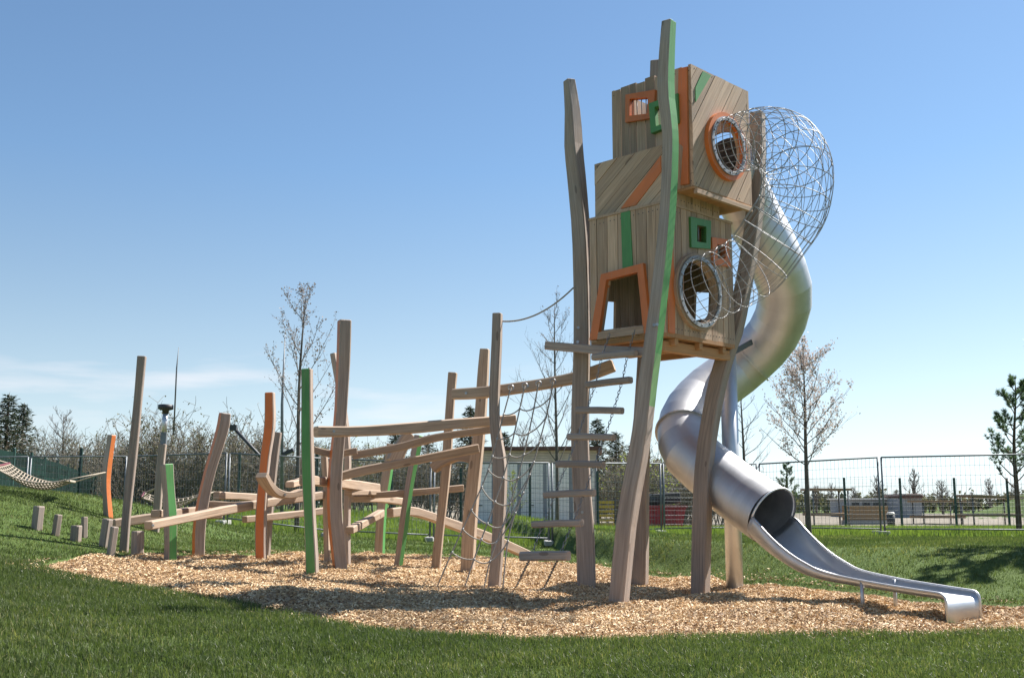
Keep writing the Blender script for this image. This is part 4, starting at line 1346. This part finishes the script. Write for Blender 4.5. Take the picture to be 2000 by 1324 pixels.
# red skip with black lid
q = P(1298, 1010, 50); z = gz(q.x, q.y)
def skip_body(mb):
    pr = [(-.85, 0), (.7, 0), (.92, 1.0), (-.95, 1.0)]
    i0 = len(mb.v)
    for yy in (-.6, .6):
        for x, zz in pr: mb.v.append((q.x + x, q.y + yy, z + zz + .05))
    for f in ((0, 1, 2, 3), (7, 6, 5, 4), (0, 4, 5, 1), (1, 5, 6, 2), (3, 7, 4, 0), (2, 6, 7, 3)): mb.face([i0 + k for k in f])
    for x in (-.5, 0, .45): mb.box((q.x + x, q.y - .63, z + .55), (.04, .035, .42))
    mb.box((q.x, q.y - .62, z + 1.02), (.97, .05, .05))
simple_thing('waste_skip', 'dark red waste skip with raised black lid behind the tower legs', 'skip', V((q.x, q.y, z)), [
    ('body', 'red', skip_body),
    ('lid', 'dark', lambda mb: mb.sweep([V((q.x - .6, q.y + .2, z + 1.1)), V((q.x - .5, q.y + .3, z + 1.35)), V((q.x + .7, q.y + .3, z + 1.42))], .5, .9, (0, 0, 1), .1))])
# yellow hopper
q2 = P(1184, 1010, 50); z2 = gz(q2.x, q2.y)
simple_thing('yellow_crate_rack', 'yellow slatted rack standing right of the white shed', 'rack', V((q2.x, q2.y, z2)), [
    ('slats', 'yellow', lambda mb: [mb.box((q2.x, q2.y, z2 + .2 + k * .2), (.36, .25, .065)) for k in range(6)]),
    ('frame', 'dark', lambda mb: [mb.box((q2.x + sx * .38, q2.y + sy * .26, z2 + .7), (.025, .025, .7)) for sx in (-1, 1) for sy in (-1, 1)])])
# wooden shelters at right
def shelter(px0, px1, roof_y, deck_y, Y, label, slope=0):
    a = P(px0, roof_y, Y); b = P(px1, roof_y, Y); c = (a + b) / 2; zg = gz(c.x, Y); hw = (b.x - a.x) / 2; zd = P((px0 + px1) / 2, deck_y, Y).z
    th = TH('timber_shelter', V((c.x, Y, zg)), label, 'shelter', 'timber shelters behind the fences')
    mb = MB(); 
    for k in range(9): mb.sweep([V((a.x, Y - 1 + k * .25, a.z)), V((b.x, Y - 1 + k * .25, b.z - slope))], .12, .235, (0, 0, 1), .06)
    th.part(mb, 'roof', M['deck'])
    mb = MB()
    for k in range(7): mb.sweep([V((a.x, Y - .75 + k * .25, zd)), V((b.x, Y - .75 + k * .25, zd))], .14, .235, (0, 0, 1), .06)
    th.part(mb, 'deck', M['deck'])
    for sx in (-.86, .86):
        for sy in (-.8, .8):
            mb = MB(); mb.tube([V((c.x + sx * hw, Y + sy, zg - .1)), V((c.x + sx * hw, Y + sy, c.z - .05))], .045, 8); th.part(mb, 'post', M['galv'])
shelter(1574, 1652, 956, 1004, 58, 'flat roofed timber shelter between blossom tree trunk and fence post')
shelter(1786, 1872, 979, 1009, 62, 'low timber shelter in the middle of the right hand yard')
shelter(1880, 1980, 968, 1005, 58, 'tallest timber shelter at the foot of the right hill', .12)
q3 = P(1690, 1008, 60); z3 = gz(q3.x, 60)
simple_thing('board_wall', 'long low wall of brown boards beside the left timber shelter', 'wall', V((q3.x, 60, z3)), [
    ('boards', 'deck', lambda mb: [mb.box((q3.x, 60, z3 + .35 + k * .2), (1.25, .05, .095)) for k in range(4)]),
    ('concrete_base', 'concrete', lambda mb: mb.box((q3.x, 60, z3 + .12), (1.3, .12, .14)))])
q4 = P(1690, 985, 95); z4 = gz(q4.x, 95)
simple_thing('flat_roof_hall', 'far grey flat roofed hall seen through the right fences', 'building', V((q4.x, 95, z4)), [
    ('wall', 'grey', lambda mb: mb.box((q4.x, 95, z4 + .75), (2.2, 3, .75))),
    ('roof', 'white', lambda mb: mb.box((q4.x, 95, z4 + 1.56), (2.4, 3.3, .06))),
    ('windows', 'dark', lambda mb: [mb.box((q4.x - 1.8 + k * .9, 91.98, z4 + .95), (.3, .03, .3)) for k in range(5)])])
q5 = P(1765, 985, 90); z5 = gz(q5.x, 90)
simple_thing('gabled_house', 'far small grey house with a low gable right of the double fence post', 'building', V((q5.x, 90, z5)), [
    ('wall', 'grey', lambda mb: mb.box((q5.x, 90, z5 + .8), (.75, 2, .8))),
    ('roof', 'brownroof', lambda mb: mb.sweep([V((q5.x, 87.8, z5 + 1.75)), V((q5.x, 92.2, z5 + 1.75))], .4, 1.7, (0, 0, 1), .4))])
q6 = P(1740, 1008, 57); z6 = gz(q6.x, 57)
simple_thing('litter_bin', 'black litter bin beside the double fence post', 'bin', V((q6.x, 57, z6)), [
    ('body', 'dark', lambda mb: mb.tube([V((q6.x, 57, z6)), V((q6.x, 57, z6 + .62))], [.19, .22], 14)),
    ('lid', 'white', lambda mb: mb.tube([V((q6.x, 57, z6 + .62)), V((q6.x, 57, z6 + .74))], [.235, .15], 14))])
# slim lighting mast and leaning pole behind the course
q7 = P(551, 1000, 36); z7 = gz(q7.x, 36)
simple_thing('lighting_mast', 'slim steel lighting mast with small floodlight behind the left course', 'mast', V((q7.x, 36, z7)), [
    ('pole', 'galv', lambda mb: mb.tube([V((q7.x, 36, z7 - .1)), P(551, 790, 36), P(557, 645, 36)], [.06, .05, .008], 8)),
    ('floodlight', 'dark', lambda mb: mb.box(P(563, 883, 36), (.2, .12, .06), (V((.9, 0, .4)), V((0, 1, 0)), V((-.4, 0, .9)))))])
mb = MB(); mb.tube([P(540, 925, 38), P(455, 834, 38)], .06, 7); mb.box(P(456, 835, 38), (.12, .1, .1))
tag(mb.build('barrier_pole', M['dark'], None, P(540, 925, 38)), 'dark slanting barrier pole rising behind the leaning orange edged post', 'pole')

# ------------------------------------------------------------------ trees
class TreeGeo:
    def __init__(s): s.tub = MB(); s.pts = []
    def branch(s, p, d, L, r0, r1, n, rnd, curl=.1, up=.15, sides=5):
        p = V(p); d = V(d).normalized(); pts = [p.copy()]; rr = [r0]
        for i in range(n):
            d = (d + V((rnd.gauss(0, curl), rnd.gauss(0, curl), rnd.gauss(0, curl) + up))).normalized()
            p = p + d * (L / n); pts.append(p.copy()); rr.append(r0 + (r1 - r0) * (i + 1) / n)
        s.tub.tube(pts, rr, sides, caps=False)
        return pts, rr, d

def rdir(az, el): return V((math.cos(az) * math.cos(el), math.sin(az) * math.cos(el), math.sin(el)))

def quads(centres, size, rnd_np, tint=(0, 1), tri=False, elong=1.0, dirs=None):
    c = np.array([tuple(p) for p in centres], float); n = len(c)
    a = rnd_np.normal(size=(n, 3)); a /= np.linalg.norm(a, axis=1)[:, None]
    if dirs is not None: a = np.asarray(dirs, float); a = a / np.linalg.norm(a, axis=1)[:, None]
    b = rnd_np.normal(size=(n, 3)); b -= a * (a * b).sum(1)[:, None]; b /= np.linalg.norm(b, axis=1)[:, None]
    sz = size * rnd_np.uniform(.6, 1.4, n)[:, None]
    t = rnd_np.uniform(tint[0], tint[1], n)
    if tri:
        v = np.stack([c - b * sz * .5 / elong, c + b * sz * .5 / elong, c + a * sz], 1).reshape(-1, 3)
        return v, (np.arange(n) * 3)[:, None] + np.array([0, 1, 2]), np.repeat(t, 3)
    v = np.stack([c - a * sz * .5, c + b * sz * .35, c + a * sz * .5, c - b * sz * .35], 1).reshape(-1, 3)
    return v, (np.arange(n) * 4)[:, None] + np.array([0, 1, 2, 3]), np.repeat(t, 4)

def tree_obj(name, loc, label, cat, group, trunk_mesh, crowns, scale=1.0, rz=0.0):
    o = empty(name, loc, label, cat, group, rz); o.scale = (scale,) * 3 if not isinstance(scale, tuple) else scale
    t = link('trunk', trunk_mesh, o)
    for nm, me in crowns: link(nm, me, o)
    return o

def to_mesh(mb, name, mats):
    o = mb.build(name, mats); me = o.data; bpy.data.objects.remove(o); return me

def deciduous(seed, H, first, nb, blen, el0, r, twigs=6, blossom=0, bsize=.03, sub=2, uptw=.18, trunk_lean=(0, 0), bloss_mat='blossom', taper=.15, bside=5, leafy=None, tw=1.0):
    rnd = random.Random(seed); rn = np.random.default_rng(seed)
    tr = MB(); g = TreeGeo()
    n = 10; pts = []; rr = []
    for i in range(n + 1):
        f = i / n
        pts.append(V((trunk_lean[0] * f + .012 * H * math.sin(f * 5 + seed) * f, trunk_lean[1] * f + .012 * H * math.cos(f * 4 + seed) * f, H * f - (.15 if i == 0 else 0)))); rr.append(r * (1 - f) ** .8 + .006)
    tr.tube(pts, rr, 8)
    bl = []
    for k in range(nb):
        f = first + (.97 - first) * (k + rnd.random() * .6) / nb
        i = min(int(f * n), n - 1); p = pts[i].lerp(pts[i + 1], f * n - i)
        az = k * 2.4 + rnd.uniform(-.4, .4)
        L = blen * (1 - (f - first) / (1 - first) * .75) * rnd.uniform(.75, 1.1)
        bp, br, d = g.branch(p, rdir(az, el0 + rnd.uniform(-.15, .2)), L, max(.006, r * .32 * (1 - f * .6)), .004, 7, rnd, .07, uptw * .5, bside)
        for q in range(1, 8):
            if rnd.random() < .5: bl.append(bp[q])
        for j in range(twigs):
            ii = rnd.randint(1, 6); az2 = rnd.uniform(0, 6.28)
            dd = ((bp[ii] - bp[ii - 1]).normalized() * .8 + rdir(az2, rnd.uniform(-.1, .8)) * .8)
            tp, trr, d2 = g.branch(bp[ii], dd, L * rnd.uniform(.2, .48), .005 * tw, .0025 * tw, 4, rnd, .1, uptw, 3)
            bl += tp[1:]
            if sub > 1:
                for jj in range(2):
                    i3 = rnd.randint(1, 4)
                    tq, _, _ = g.branch(tp[i3], (tp[i3] - tp[i3 - 1]).normalized() + rdir(rnd.uniform(0, 6.28), rnd.uniform(-.2, .9)) * .8, L * rnd.uniform(.1, .22), .0035 * tw, .002 * tw, 3, rnd, .12, uptw, 3)
                    bl += tq[1:]
    tm = to_mesh(tr, 'trunk', M['bark']); bm_ = to_mesh(g.tub, 'crown', M['bark'])
    out = [('crown', bm_)]
    if blossom:
        c = []
        for i in range(blossom):
            p = rnd.choice(bl); sp = bsize * .9
            c.append((p.x + rnd.gauss(0, sp), p.y + rnd.gauss(0, sp), p.z + rnd.gauss(0, sp)))
        v, f, t = quads(c, bsize, rn)
        out.append(('blossom' if leafy is None else 'leaves', npmesh('blossom', v, f, M[bloss_mat], tint=t)))
    return tm, out

def place(px, py_base, py_top, Y, meshes, Href, name, label, cat, group, rz=0, base=None):
    b = P(px, py_base, Y); z = gz(b.x, Y); top = P(px, py_top, Y).z
    s = (top - z) / Href
    return tree_obj(name, V((b.x, Y, z)), label, cat, group, meshes[0], meshes[1], s, rz)

# near, individually shaped trees
t = deciduous(21, 6.0, .34, 15, 2.3, .95, .06, 6, 1900, .045, 1, .10, bloss_mat='bud')
place(580, 1010, 566, 29, t, 6.0, 'young_cherry_tree', 'young upright tree with white buds behind the dark green post', 'tree', 'young trees')
t = deciduous(5, 4.6, .36, 26, 1.9, .62, .06, 9, 4300, .05, 2, .10)
place(1581, 1046, 683, 23.5, t, 4.6, 'blossom_tree', 'round crowned tree in pale pink blossom right of the slide', 'tree', 'young trees', .7)
t = deciduous(9, 7.0, .25, 22, 2.4, .85, .06, 8, 500, .04, 2, .12, bloss_mat='bud')
place(1088, 1012, 590, 36, t, 7.0, 'bare_tree', 'tall bare tree directly behind the left tower post', 'tree', 'young trees', 1.1)
t = deciduous(13, 5.2, .3, 18, 1.7, .55, .07, 6, 0, .04, 2, .12)
place(1456, 1020, 745, 33, t, 5.2, 'bare_tree', 'leafless tree just right of the steel slide column', 'tree', 'young trees', .4)
t = deciduous(17, 2.2, .2, 12, .8, .8, .02, 5, 500, .04, 1, .1, bloss_mat='young', leafy=1)
place(1000, 1016, 920, 41, t, 2.2, 'sapling', 'small sapling with yellow green leaves before the white shed', 'sapling', 'young trees')

# pine
def pine(seed, H, nb=27, blen=1.5, clump=230):
    rnd = random.Random(seed); rn = np.random.default_rng(seed)
    tr = MB(); g = TreeGeo(); n = 10
    pts = [V((.05 * H * math.sin(i * .5) * i / n * .5 - .05 * i / n * H * .3, .02 * math.cos(i), H * i / n - (.15 if i == 0 else 0))) for i in range(n + 1)]
    tr.tube(pts, [.075 * (1 - i / n) + .012 for i in range(n + 1)], 8)
    cen = [pts[-1]] * 3 + [pts[-2]] * 2; dr = [V((0, 0, 1))] * 5
    for k in range(nb):
        f = .28 + .7 * (k + rnd.random() * .7) / nb; i = min(int(f * n), n - 1); p = pts[i].lerp(pts[i + 1], f * n - i)
        az = k * 2.4 + rnd.uniform(-.5, .5); L = blen * (1.08 - f) * rnd.uniform(.7, 1.15) + .12
        bp, br, d = g.branch(p, rdir(az, .35 + rnd.uniform(-.2, .3)), L, .02, .007, 6, rnd, .1, .12, 5)
        for q in (3, 4, 5, 6):
            cen.append(bp[q]); dr.append(d)
            for _ in range(2):
                tp, _, d2 = g.branch(bp[q], d + rdir(rnd.uniform(0, 6.28), rnd.uniform(-.1, .8)), L * rnd.uniform(.15, .3), .006, .004, 3, rnd, .12, .15, 3)
                cen += [tp[2], tp[3]]; dr += [d2, d2]
    cs, ds = [], []
    for p, d in zip(cen, dr):
        for _ in range(22):
            v = V((rnd.gauss(0, 1), rnd.gauss(0, 1), rnd.gauss(0, 1))).normalized() + d * .9 + V((0, 0, .3))
            cs.append(p + v.normalized() * .012); ds.append(tuple(v))
    v, f, t = quads(cs, .105, rn, tri=True, elong=7, dirs=ds)
    return to_mesh(tr, 'trunk', M['pbark']), [('branches', to_mesh(g.tub, 'branches', M['pbark'])), ('needles', npmesh('needles', v, f, M['needle'], tint=t))]
pm = pine(3, 4.3)
place(1990, 1015, 742, 29, pm, 4.3, 'pine_tree', 'young pine with tufted needles at the right edge behind the fence', 'pine', 'pines', 2.2)
tree_obj('pine_tree', V((8.75, 15.5, gz(8.75, 15.5))), 'pine on the right bank shading the grass beside the slide end', 'pine', 'pines', pm[0], pm[1], 1.12, .9)
tree_obj('pine_tree', V((10.4, 16.3, gz(10.4, 16.3))), 'further pine on the right bank behind the shading pine', 'pine', 'pines', pm[0], pm[1], 1.25, 3.9)
place(1541, 1012, 906, 52, pm, 4.3, 'pine_tree', 'small far pine left of the blossom tree trunk', 'pine', 'pines', 1.0)

def spruce(seed, H, Rr, n=34):
    rnd = random.Random(seed); rn = np.random.default_rng(seed)
    tr = MB(); tr.tube([V((0, 0, -.2)), V((0, 0, H * .6)), V((0, 0, H))], [.22, .12, .02], 7)
    g = TreeGeo(); cs, ds = [], []
    for k in range(n * 5):
        f = (k + rnd.random()) / (n * 5); z = H * (.08 + .9 * f); L = Rr * (1 - f) ** .8 * rnd.uniform(.45, 1.2) + .15
        az = k * 2.399 + rnd.uniform(-.3, .3)
        bp, br, d = g.branch(V((0, 0, z)), rdir(az, .05 - .35 * (1 - f)), L, .03, .008, 5, rnd, .06, .07, 3)
        m = int(12 + 22 * (1 - f))
        for _ in range(m):
            t = rnd.random() ** .7 * 5; i = min(int(t), 4); p = bp[i].lerp(bp[i + 1], t - i)
            cs.append(p + V((rnd.gauss(0, .12), rnd.gauss(0, .12), rnd.gauss(-.08, .1)))); ds.append(tuple(d + V((rnd.gauss(0, .7), rnd.gauss(0, .7), rnd.gauss(-.35, .4)))))
    v, f, t = quads(cs, .34, rn, tri=True, elong=3.6, dirs=ds)
    return to_mesh(tr, 'trunk', M['pbark']), [('branches', to_mesh(g.tub, 'branches', M['pbark'])), ('needles', npmesh('needles', v, f, M['spruce'], tint=t))]
SPR = [spruce(1, 9, 3.0), spruce(2, 9, 2.5)]
for i, (px, top, Y, rz, lab) in enumerate([
    (2,768,70,.3,'tall dark spruce at the left edge of the picture'), (33,786,72,1.4,'slightly lower dark spruce second from the left edge'),
    (-30,800,68,2.4,'dark spruce partly cut by the left edge'),
    (770,838,84,.9,'dark spruce behind the green slanted post'), (835,848,88,2.0,'lower dark spruce between the slanted and slim tan posts'),
    (918,790,85,.2,'pointed dark spruce behind the two tan posts'), (985,842,95,2.9,'small spruce right of the net post'),
    (1168,815,80,1.7,'dark spruce rising right of the left tower post'), (1205,842,82,.5,'dark broad spruce behind the front tower post'),
    (1235,865,85,2.2,'lower spruce filling the gap beside the rear tower post')]):
    place(px, 1000, top, Y, SPR[i % 2], 9, 'spruce_tree', lab, 'spruce', 'spruces behind the fences', rz)

def bush(seed, H, W, n=26, leaf=600, lm='bushleaf', lsize=.09):
    rnd = random.Random(seed); rn = np.random.default_rng(seed)
    g = TreeGeo(); st = MB(); bl = []
    for k in range(n):
        a = rnd.uniform(0, 6.28); r0 = rnd.random() ** .5 * W * .35
        L = H * rnd.uniform(.6, 1.0)
        gg = TreeGeo()
        bp, br, d = gg.branch(V((r0 * math.cos(a), r0 * math.sin(a), -.05)), rdir(a, 1.15 + rnd.uniform(-.25, .3)), L, .035, .008, 7, rnd, .08, .06, 4)
        st.v_off = len(st.v)
        o = len(st.v); st.v += gg.tub.v; st.f += [tuple(i + o for i in f) for f in gg.tub.f]; st.m += gg.tub.m; st.sm += gg.tub.sm; st.t += gg.tub.t; st.uv += gg.tub.uv
        for j in range(11):
            i = rnd.randint(2, 7)
            tp, _, d2 = g.branch(bp[i], d * .6 + rdir(rnd.uniform(0, 6.28), rnd.uniform(-.1, 1.0)), L * rnd.uniform(.15, .38), .016, .008, 4, rnd, .12, .1, 3)
            bl += tp[1:]
            for _ in range(3):
                i3 = rnd.randint(1, 4)
                tq, _, _ = g.branch(tp[i3], rdir(rnd.uniform(0, 6.28), rnd.uniform(0, 1.1)), L * rnd.uniform(.07, .17), .011, .007, 2, rnd, .12, .1, 3)
                bl += tq[1:]
    out = [('twigs', to_mesh(g.tub, 'twigs', M['twig']))]
    if leaf:
        c = []
        for i in range(leaf):
            p = rnd.choice(bl); c.append((p.x + rnd.gauss(0, .07), p.y + rnd.gauss(0, .07), p.z + rnd.gauss(0, .07)))
        v, f, t = quads(c, lsize, rn); out.append(('leaves', npmesh('leaves', v, f, M[lm], tint=t)))
    return to_mesh(st, 'stems', M['twig']), out
BU = [bush(1, 4, 4, 26, 1300), bush(2, 4, 4.5, 30, 2400), bush(3, 4, 3.6, 24, 500), bush(4, 4, 3.5, 22, 1500, 'young', .1)]
BUSHES = [
 (330,840,50,1,'leafy brown shrub behind the mast post'), (375,823,52,1,'tall twiggy shrub left of the leaning orange edged post'), (410,850,51,0,'bare shrub just behind the leaning orange edged post'),
 (285,862,52,0,'bare shrub between the tall grey post and the mast post'), (460,850,56,2,'thin bare shrub right of the leaning orange edged post'), (500,818,58,2,'tall thin bare shrub left of the orange fronted post'),
 (540,860,54,0,'bare shrub behind the slim post'), (245,866,58,2,'bare shrub behind the tall grey leaning post'), (205,872,60,0,'bare shrub behind the orange hammock post'),
 (580,880,55,1,'brown shrub under the white budded tree'), (640,868,62,0,'bare shrub between green and tallest posts'), (690,866,66,3,'pale green tree top shrub right of the tallest post'),
 (730,880,58,1,'brown shrub behind the green edged brown post'), (790,885,57,2,'bare shrub behind the green slanted post'), (850,885,56,1,'brown shrub behind the slim tan post'),
 (905,884,60,0,'bare shrub left of the white shed'), (1262,882,54,3,'yellow green shrub beside the front tower post'), (1210,905,55,1,'brown shrub right of the white shed'),
 (1325,900,56,1,'brown shrub behind the red skip'), (1375,905,57,0,'bare shrub behind the right tower post'), (1240,915,58,2,'thin shrub behind the yellow rack'),
 (170,850,66,0,'bare shrub left of the orange hammock post'), (145,856,70,2,'thin bare shrub behind the left mesh fence'), (95,868,64,2,'thin bare shrub above the hammock'), (1290,890,66,1,'brown shrub between front and rear tower posts'),
 (1355,908,64,1,'brown shrub under the slide tube'), (1420,915,60,2,'thin bare shrub behind the slide column'), (55,872,62,1,'brown shrub beneath the left spruces'), (430,868,60,1,'brown shrub behind the construction fence joint'),
 (520,878,60,1,'brown shrub behind the orange fronted post'), (15,872,60,1,'brown shrub at the left picture edge')]
for i, (px, top, Y, k, lab) in enumerate(BUSHES):
    place(px, 1000, top, Y, BU[k], 4.0, 'shrub', lab, 'shrub', 'shrubs behind the fences', i * 1.3)
FTF = [deciduous(41, 8, .2, 26, 3.0, .75, .3, 9, 0, .05, 2, .1, tw=8), deciduous(42, 8, .25, 28, 3.6, .6, .32, 9, 0, .05, 2, .08, tw=9)]
FT = [deciduous(31, 8, .22, 22, 3.4, .75, .16, 9, 0, .05, 2, .1, tw=3.2), deciduous(32, 8, .25, 24, 3.9, .6, .18, 9, 0, .05, 2, .08, tw=3.4)]
for i, (px, top, Y, k, lab) in enumerate([
    (115,808,68,0,'slender bare tree standing above the hammock'), (1020,830,78,0,'bare tree between net post and left tower post'), (1060,850,80,1,'bare spreading tree behind the rope net'),
    (1595,950,120,1,'far bare tree left of the first shelter'), (1625,945,122,0,'far bare tree behind the first shelter roof'), (1670,953,118,1,'far round bare tree right of the first shelter'),
    (1715,930,112,0,'tall far bare tree behind the double fence post'), (1788,918,108,0,'tallest far bare tree between the right fence posts'), (1842,940,115,1,'far domed bare tree behind the low shelter'),
    (1935,935,112,0,'far thin tree behind the tallest shelter'), (1752,958,125,1,'low far tree beside the small grey house'), (1900,962,125,1,'low far tree left of the tallest shelter'),
    (1500,945,118,1,'far bare tree beneath the slide tube'), (1985,945,118,1,'far bare tree on the right hill'), (615,862,85,1,'far bare tree between white budded tree and tallest post'),
    (225,850,88,1,'far bare tree left of the tall grey post')]):
    place(px, 1000, top, Y, (FTF if px > 1450 else FT)[k], 8, 'bare_tree', lab, 'tree', 'bare trees beyond the fences', i * 1.7)

# a far wood that reads as one mass
def far_wood():
    rnd = random.Random(77); rn = np.random.default_rng(77)
    g = TreeGeo()
    cs = []
    for i in range(520):
        Y = rnd.uniform(130, 175); px = rnd.uniform(-150, 2150)
        x = (px - 1000) / FPX * Y
        h = rnd.uniform(2.6, 4.6) * (1.35 if px < 1450 else .5)
        p = V((x, Y, -.3))
        bp, br, d = g.branch(p, (rnd.gauss(0, .05), 0, 1), h, .12, .03, 4, rnd, .06, .1, 3)
        for _ in range(16):
            k = rnd.randint(1, 4); tp, _, _ = g.branch(bp[k], rdir(rnd.uniform(0, 6.28), rnd.uniform(.1, 1)), h * rnd.uniform(.15, .35), .03, .012, 2, rnd, .1, .1, 3)
            for q in tp: cs += [(q.x + rnd.gauss(0, .3), q.y, q.z + rnd.gauss(0, .3)) for _ in range(3 if px < 1450 else 1)]
    o = g.tub.build('far_wood', M['twig'])
    tag(o, 'far bare wood along the horizon beyond the fences', 'wood', kind='stuff')
    v, f, t = quads(cs, .55, rn)
    o2 = link('far_foliage', npmesh('far_foliage', v, f, M['bushleaf'], tint=t))
    tag(o2, 'brownish hedge and bush foliage along the horizon', 'foliage', kind='stuff')
far_wood()

# ------------------------------------------------------------------ light, sky, camera
SUN_AZ, SUN_EL = 34.0, 49.0           # azimuth measured from +X towards +Y
sd = V((math.cos(R(SUN_EL)) * math.cos(R(SUN_AZ)), math.cos(R(SUN_EL)) * math.sin(R(SUN_AZ)), math.sin(R(SUN_EL))))
L = bpy.data.lights.new('sun', 'SUN'); L.energy = 5.0; L.angle = R(.53); L.color = (1.0, .96, .90)
lo = bpy.data.objects.new('sun', L); COL.objects.link(lo); lo.rotation_euler = (-sd).to_track_quat('-Z', 'Y').to_euler(); lo.location = (20, 20, 30)

w = bpy.data.worlds.new('World'); scene.world = w; w.use_nodes = True
nt = w.node_tree; bg = nt.nodes['Background']
sky = nt.nodes.new('ShaderNodeTexSky'); sky.sky_type = 'NISHITA'; sky.sun_disc = False
sky.sun_elevation = R(SUN_EL); sky.sun_rotation = R(90 - SUN_AZ); sky.altitude = 400; sky.air_density = 1.0; sky.dust_density = .3; sky.ozone_density = 1.6
tc_ = nt.nodes.new('ShaderNodeTexCoord')
n1 = noise(nt, tc_.outputs['Generated'], 1, 5, .55, (5.0, 3.0, 34.0))
sep = nt.nodes.new('ShaderNodeSeparateXYZ'); nt.links.new(tc_.outputs['Generated'], sep.inputs[0])
band = mathn(nt, 'MULTIPLY', range01(nt, sep.outputs[2], .055, .085), range01(nt, sep.outputs[2], .15, .11))
leftm = range01(nt, sep.outputs[0], .12, -.12)
cf = mathn(nt, 'MULTIPLY', mathn(nt, 'MULTIPLY', range01(nt, n1, .5, .72), band), mathn(nt, 'MULTIPLY', leftm, .45))
skc = mixcol(nt, 1.0, sky.outputs[0], (.87, .99, 1.03, 1), 'MULTIPLY')
bw = nt.nodes.new('ShaderNodeRGBToBW'); nt.links.new(sky.outputs[0], bw.inputs[0])
vs_ = nt.nodes.new('ShaderNodeVectorMath'); vs_.operation = 'SCALE'; vs_.inputs[0].default_value = (.86, .985, 1.09); nt.links.new(bw.outputs[0], vs_.inputs['Scale'])
sepz = nt.nodes.new('ShaderNodeSeparateXYZ'); nt.links.new(tc_.outputs['Generated'], sepz.inputs[0])
hz = mathn(nt, 'MULTIPLY', range01(nt, sepz.outputs[2], .30, .02), .72)
skc = mixcol(nt, hz, skc, vs_.outputs[0])
mx = mixcol(nt, cf, skc, (7.5, 7.2, 7.4, 1))
nt.links.new(mx, bg.inputs['Color']); bg.inputs['Strength'].default_value = .064

cd = bpy.data.cameras.new('camera'); co = bpy.data.objects.new('camera', cd); COL.objects.link(co)
cd.sensor_width = 36; cd.lens = 36 * FPX / 2000; cd.clip_end = 5000; cd.clip_start = .1
co.location = (0, 0, CAMZ); co.rotation_euler = (R(90) + PITCH, 0, 0)
scene.camera = co
scene.view_settings.view_transform = 'Standard'; scene.view_settings.look = 'None'; scene.view_settings.exposure = 1.18; scene.view_settings.gamma = 1
scene.cycles.max_bounces = 8; scene.cycles.transparent_max_bounces = 8
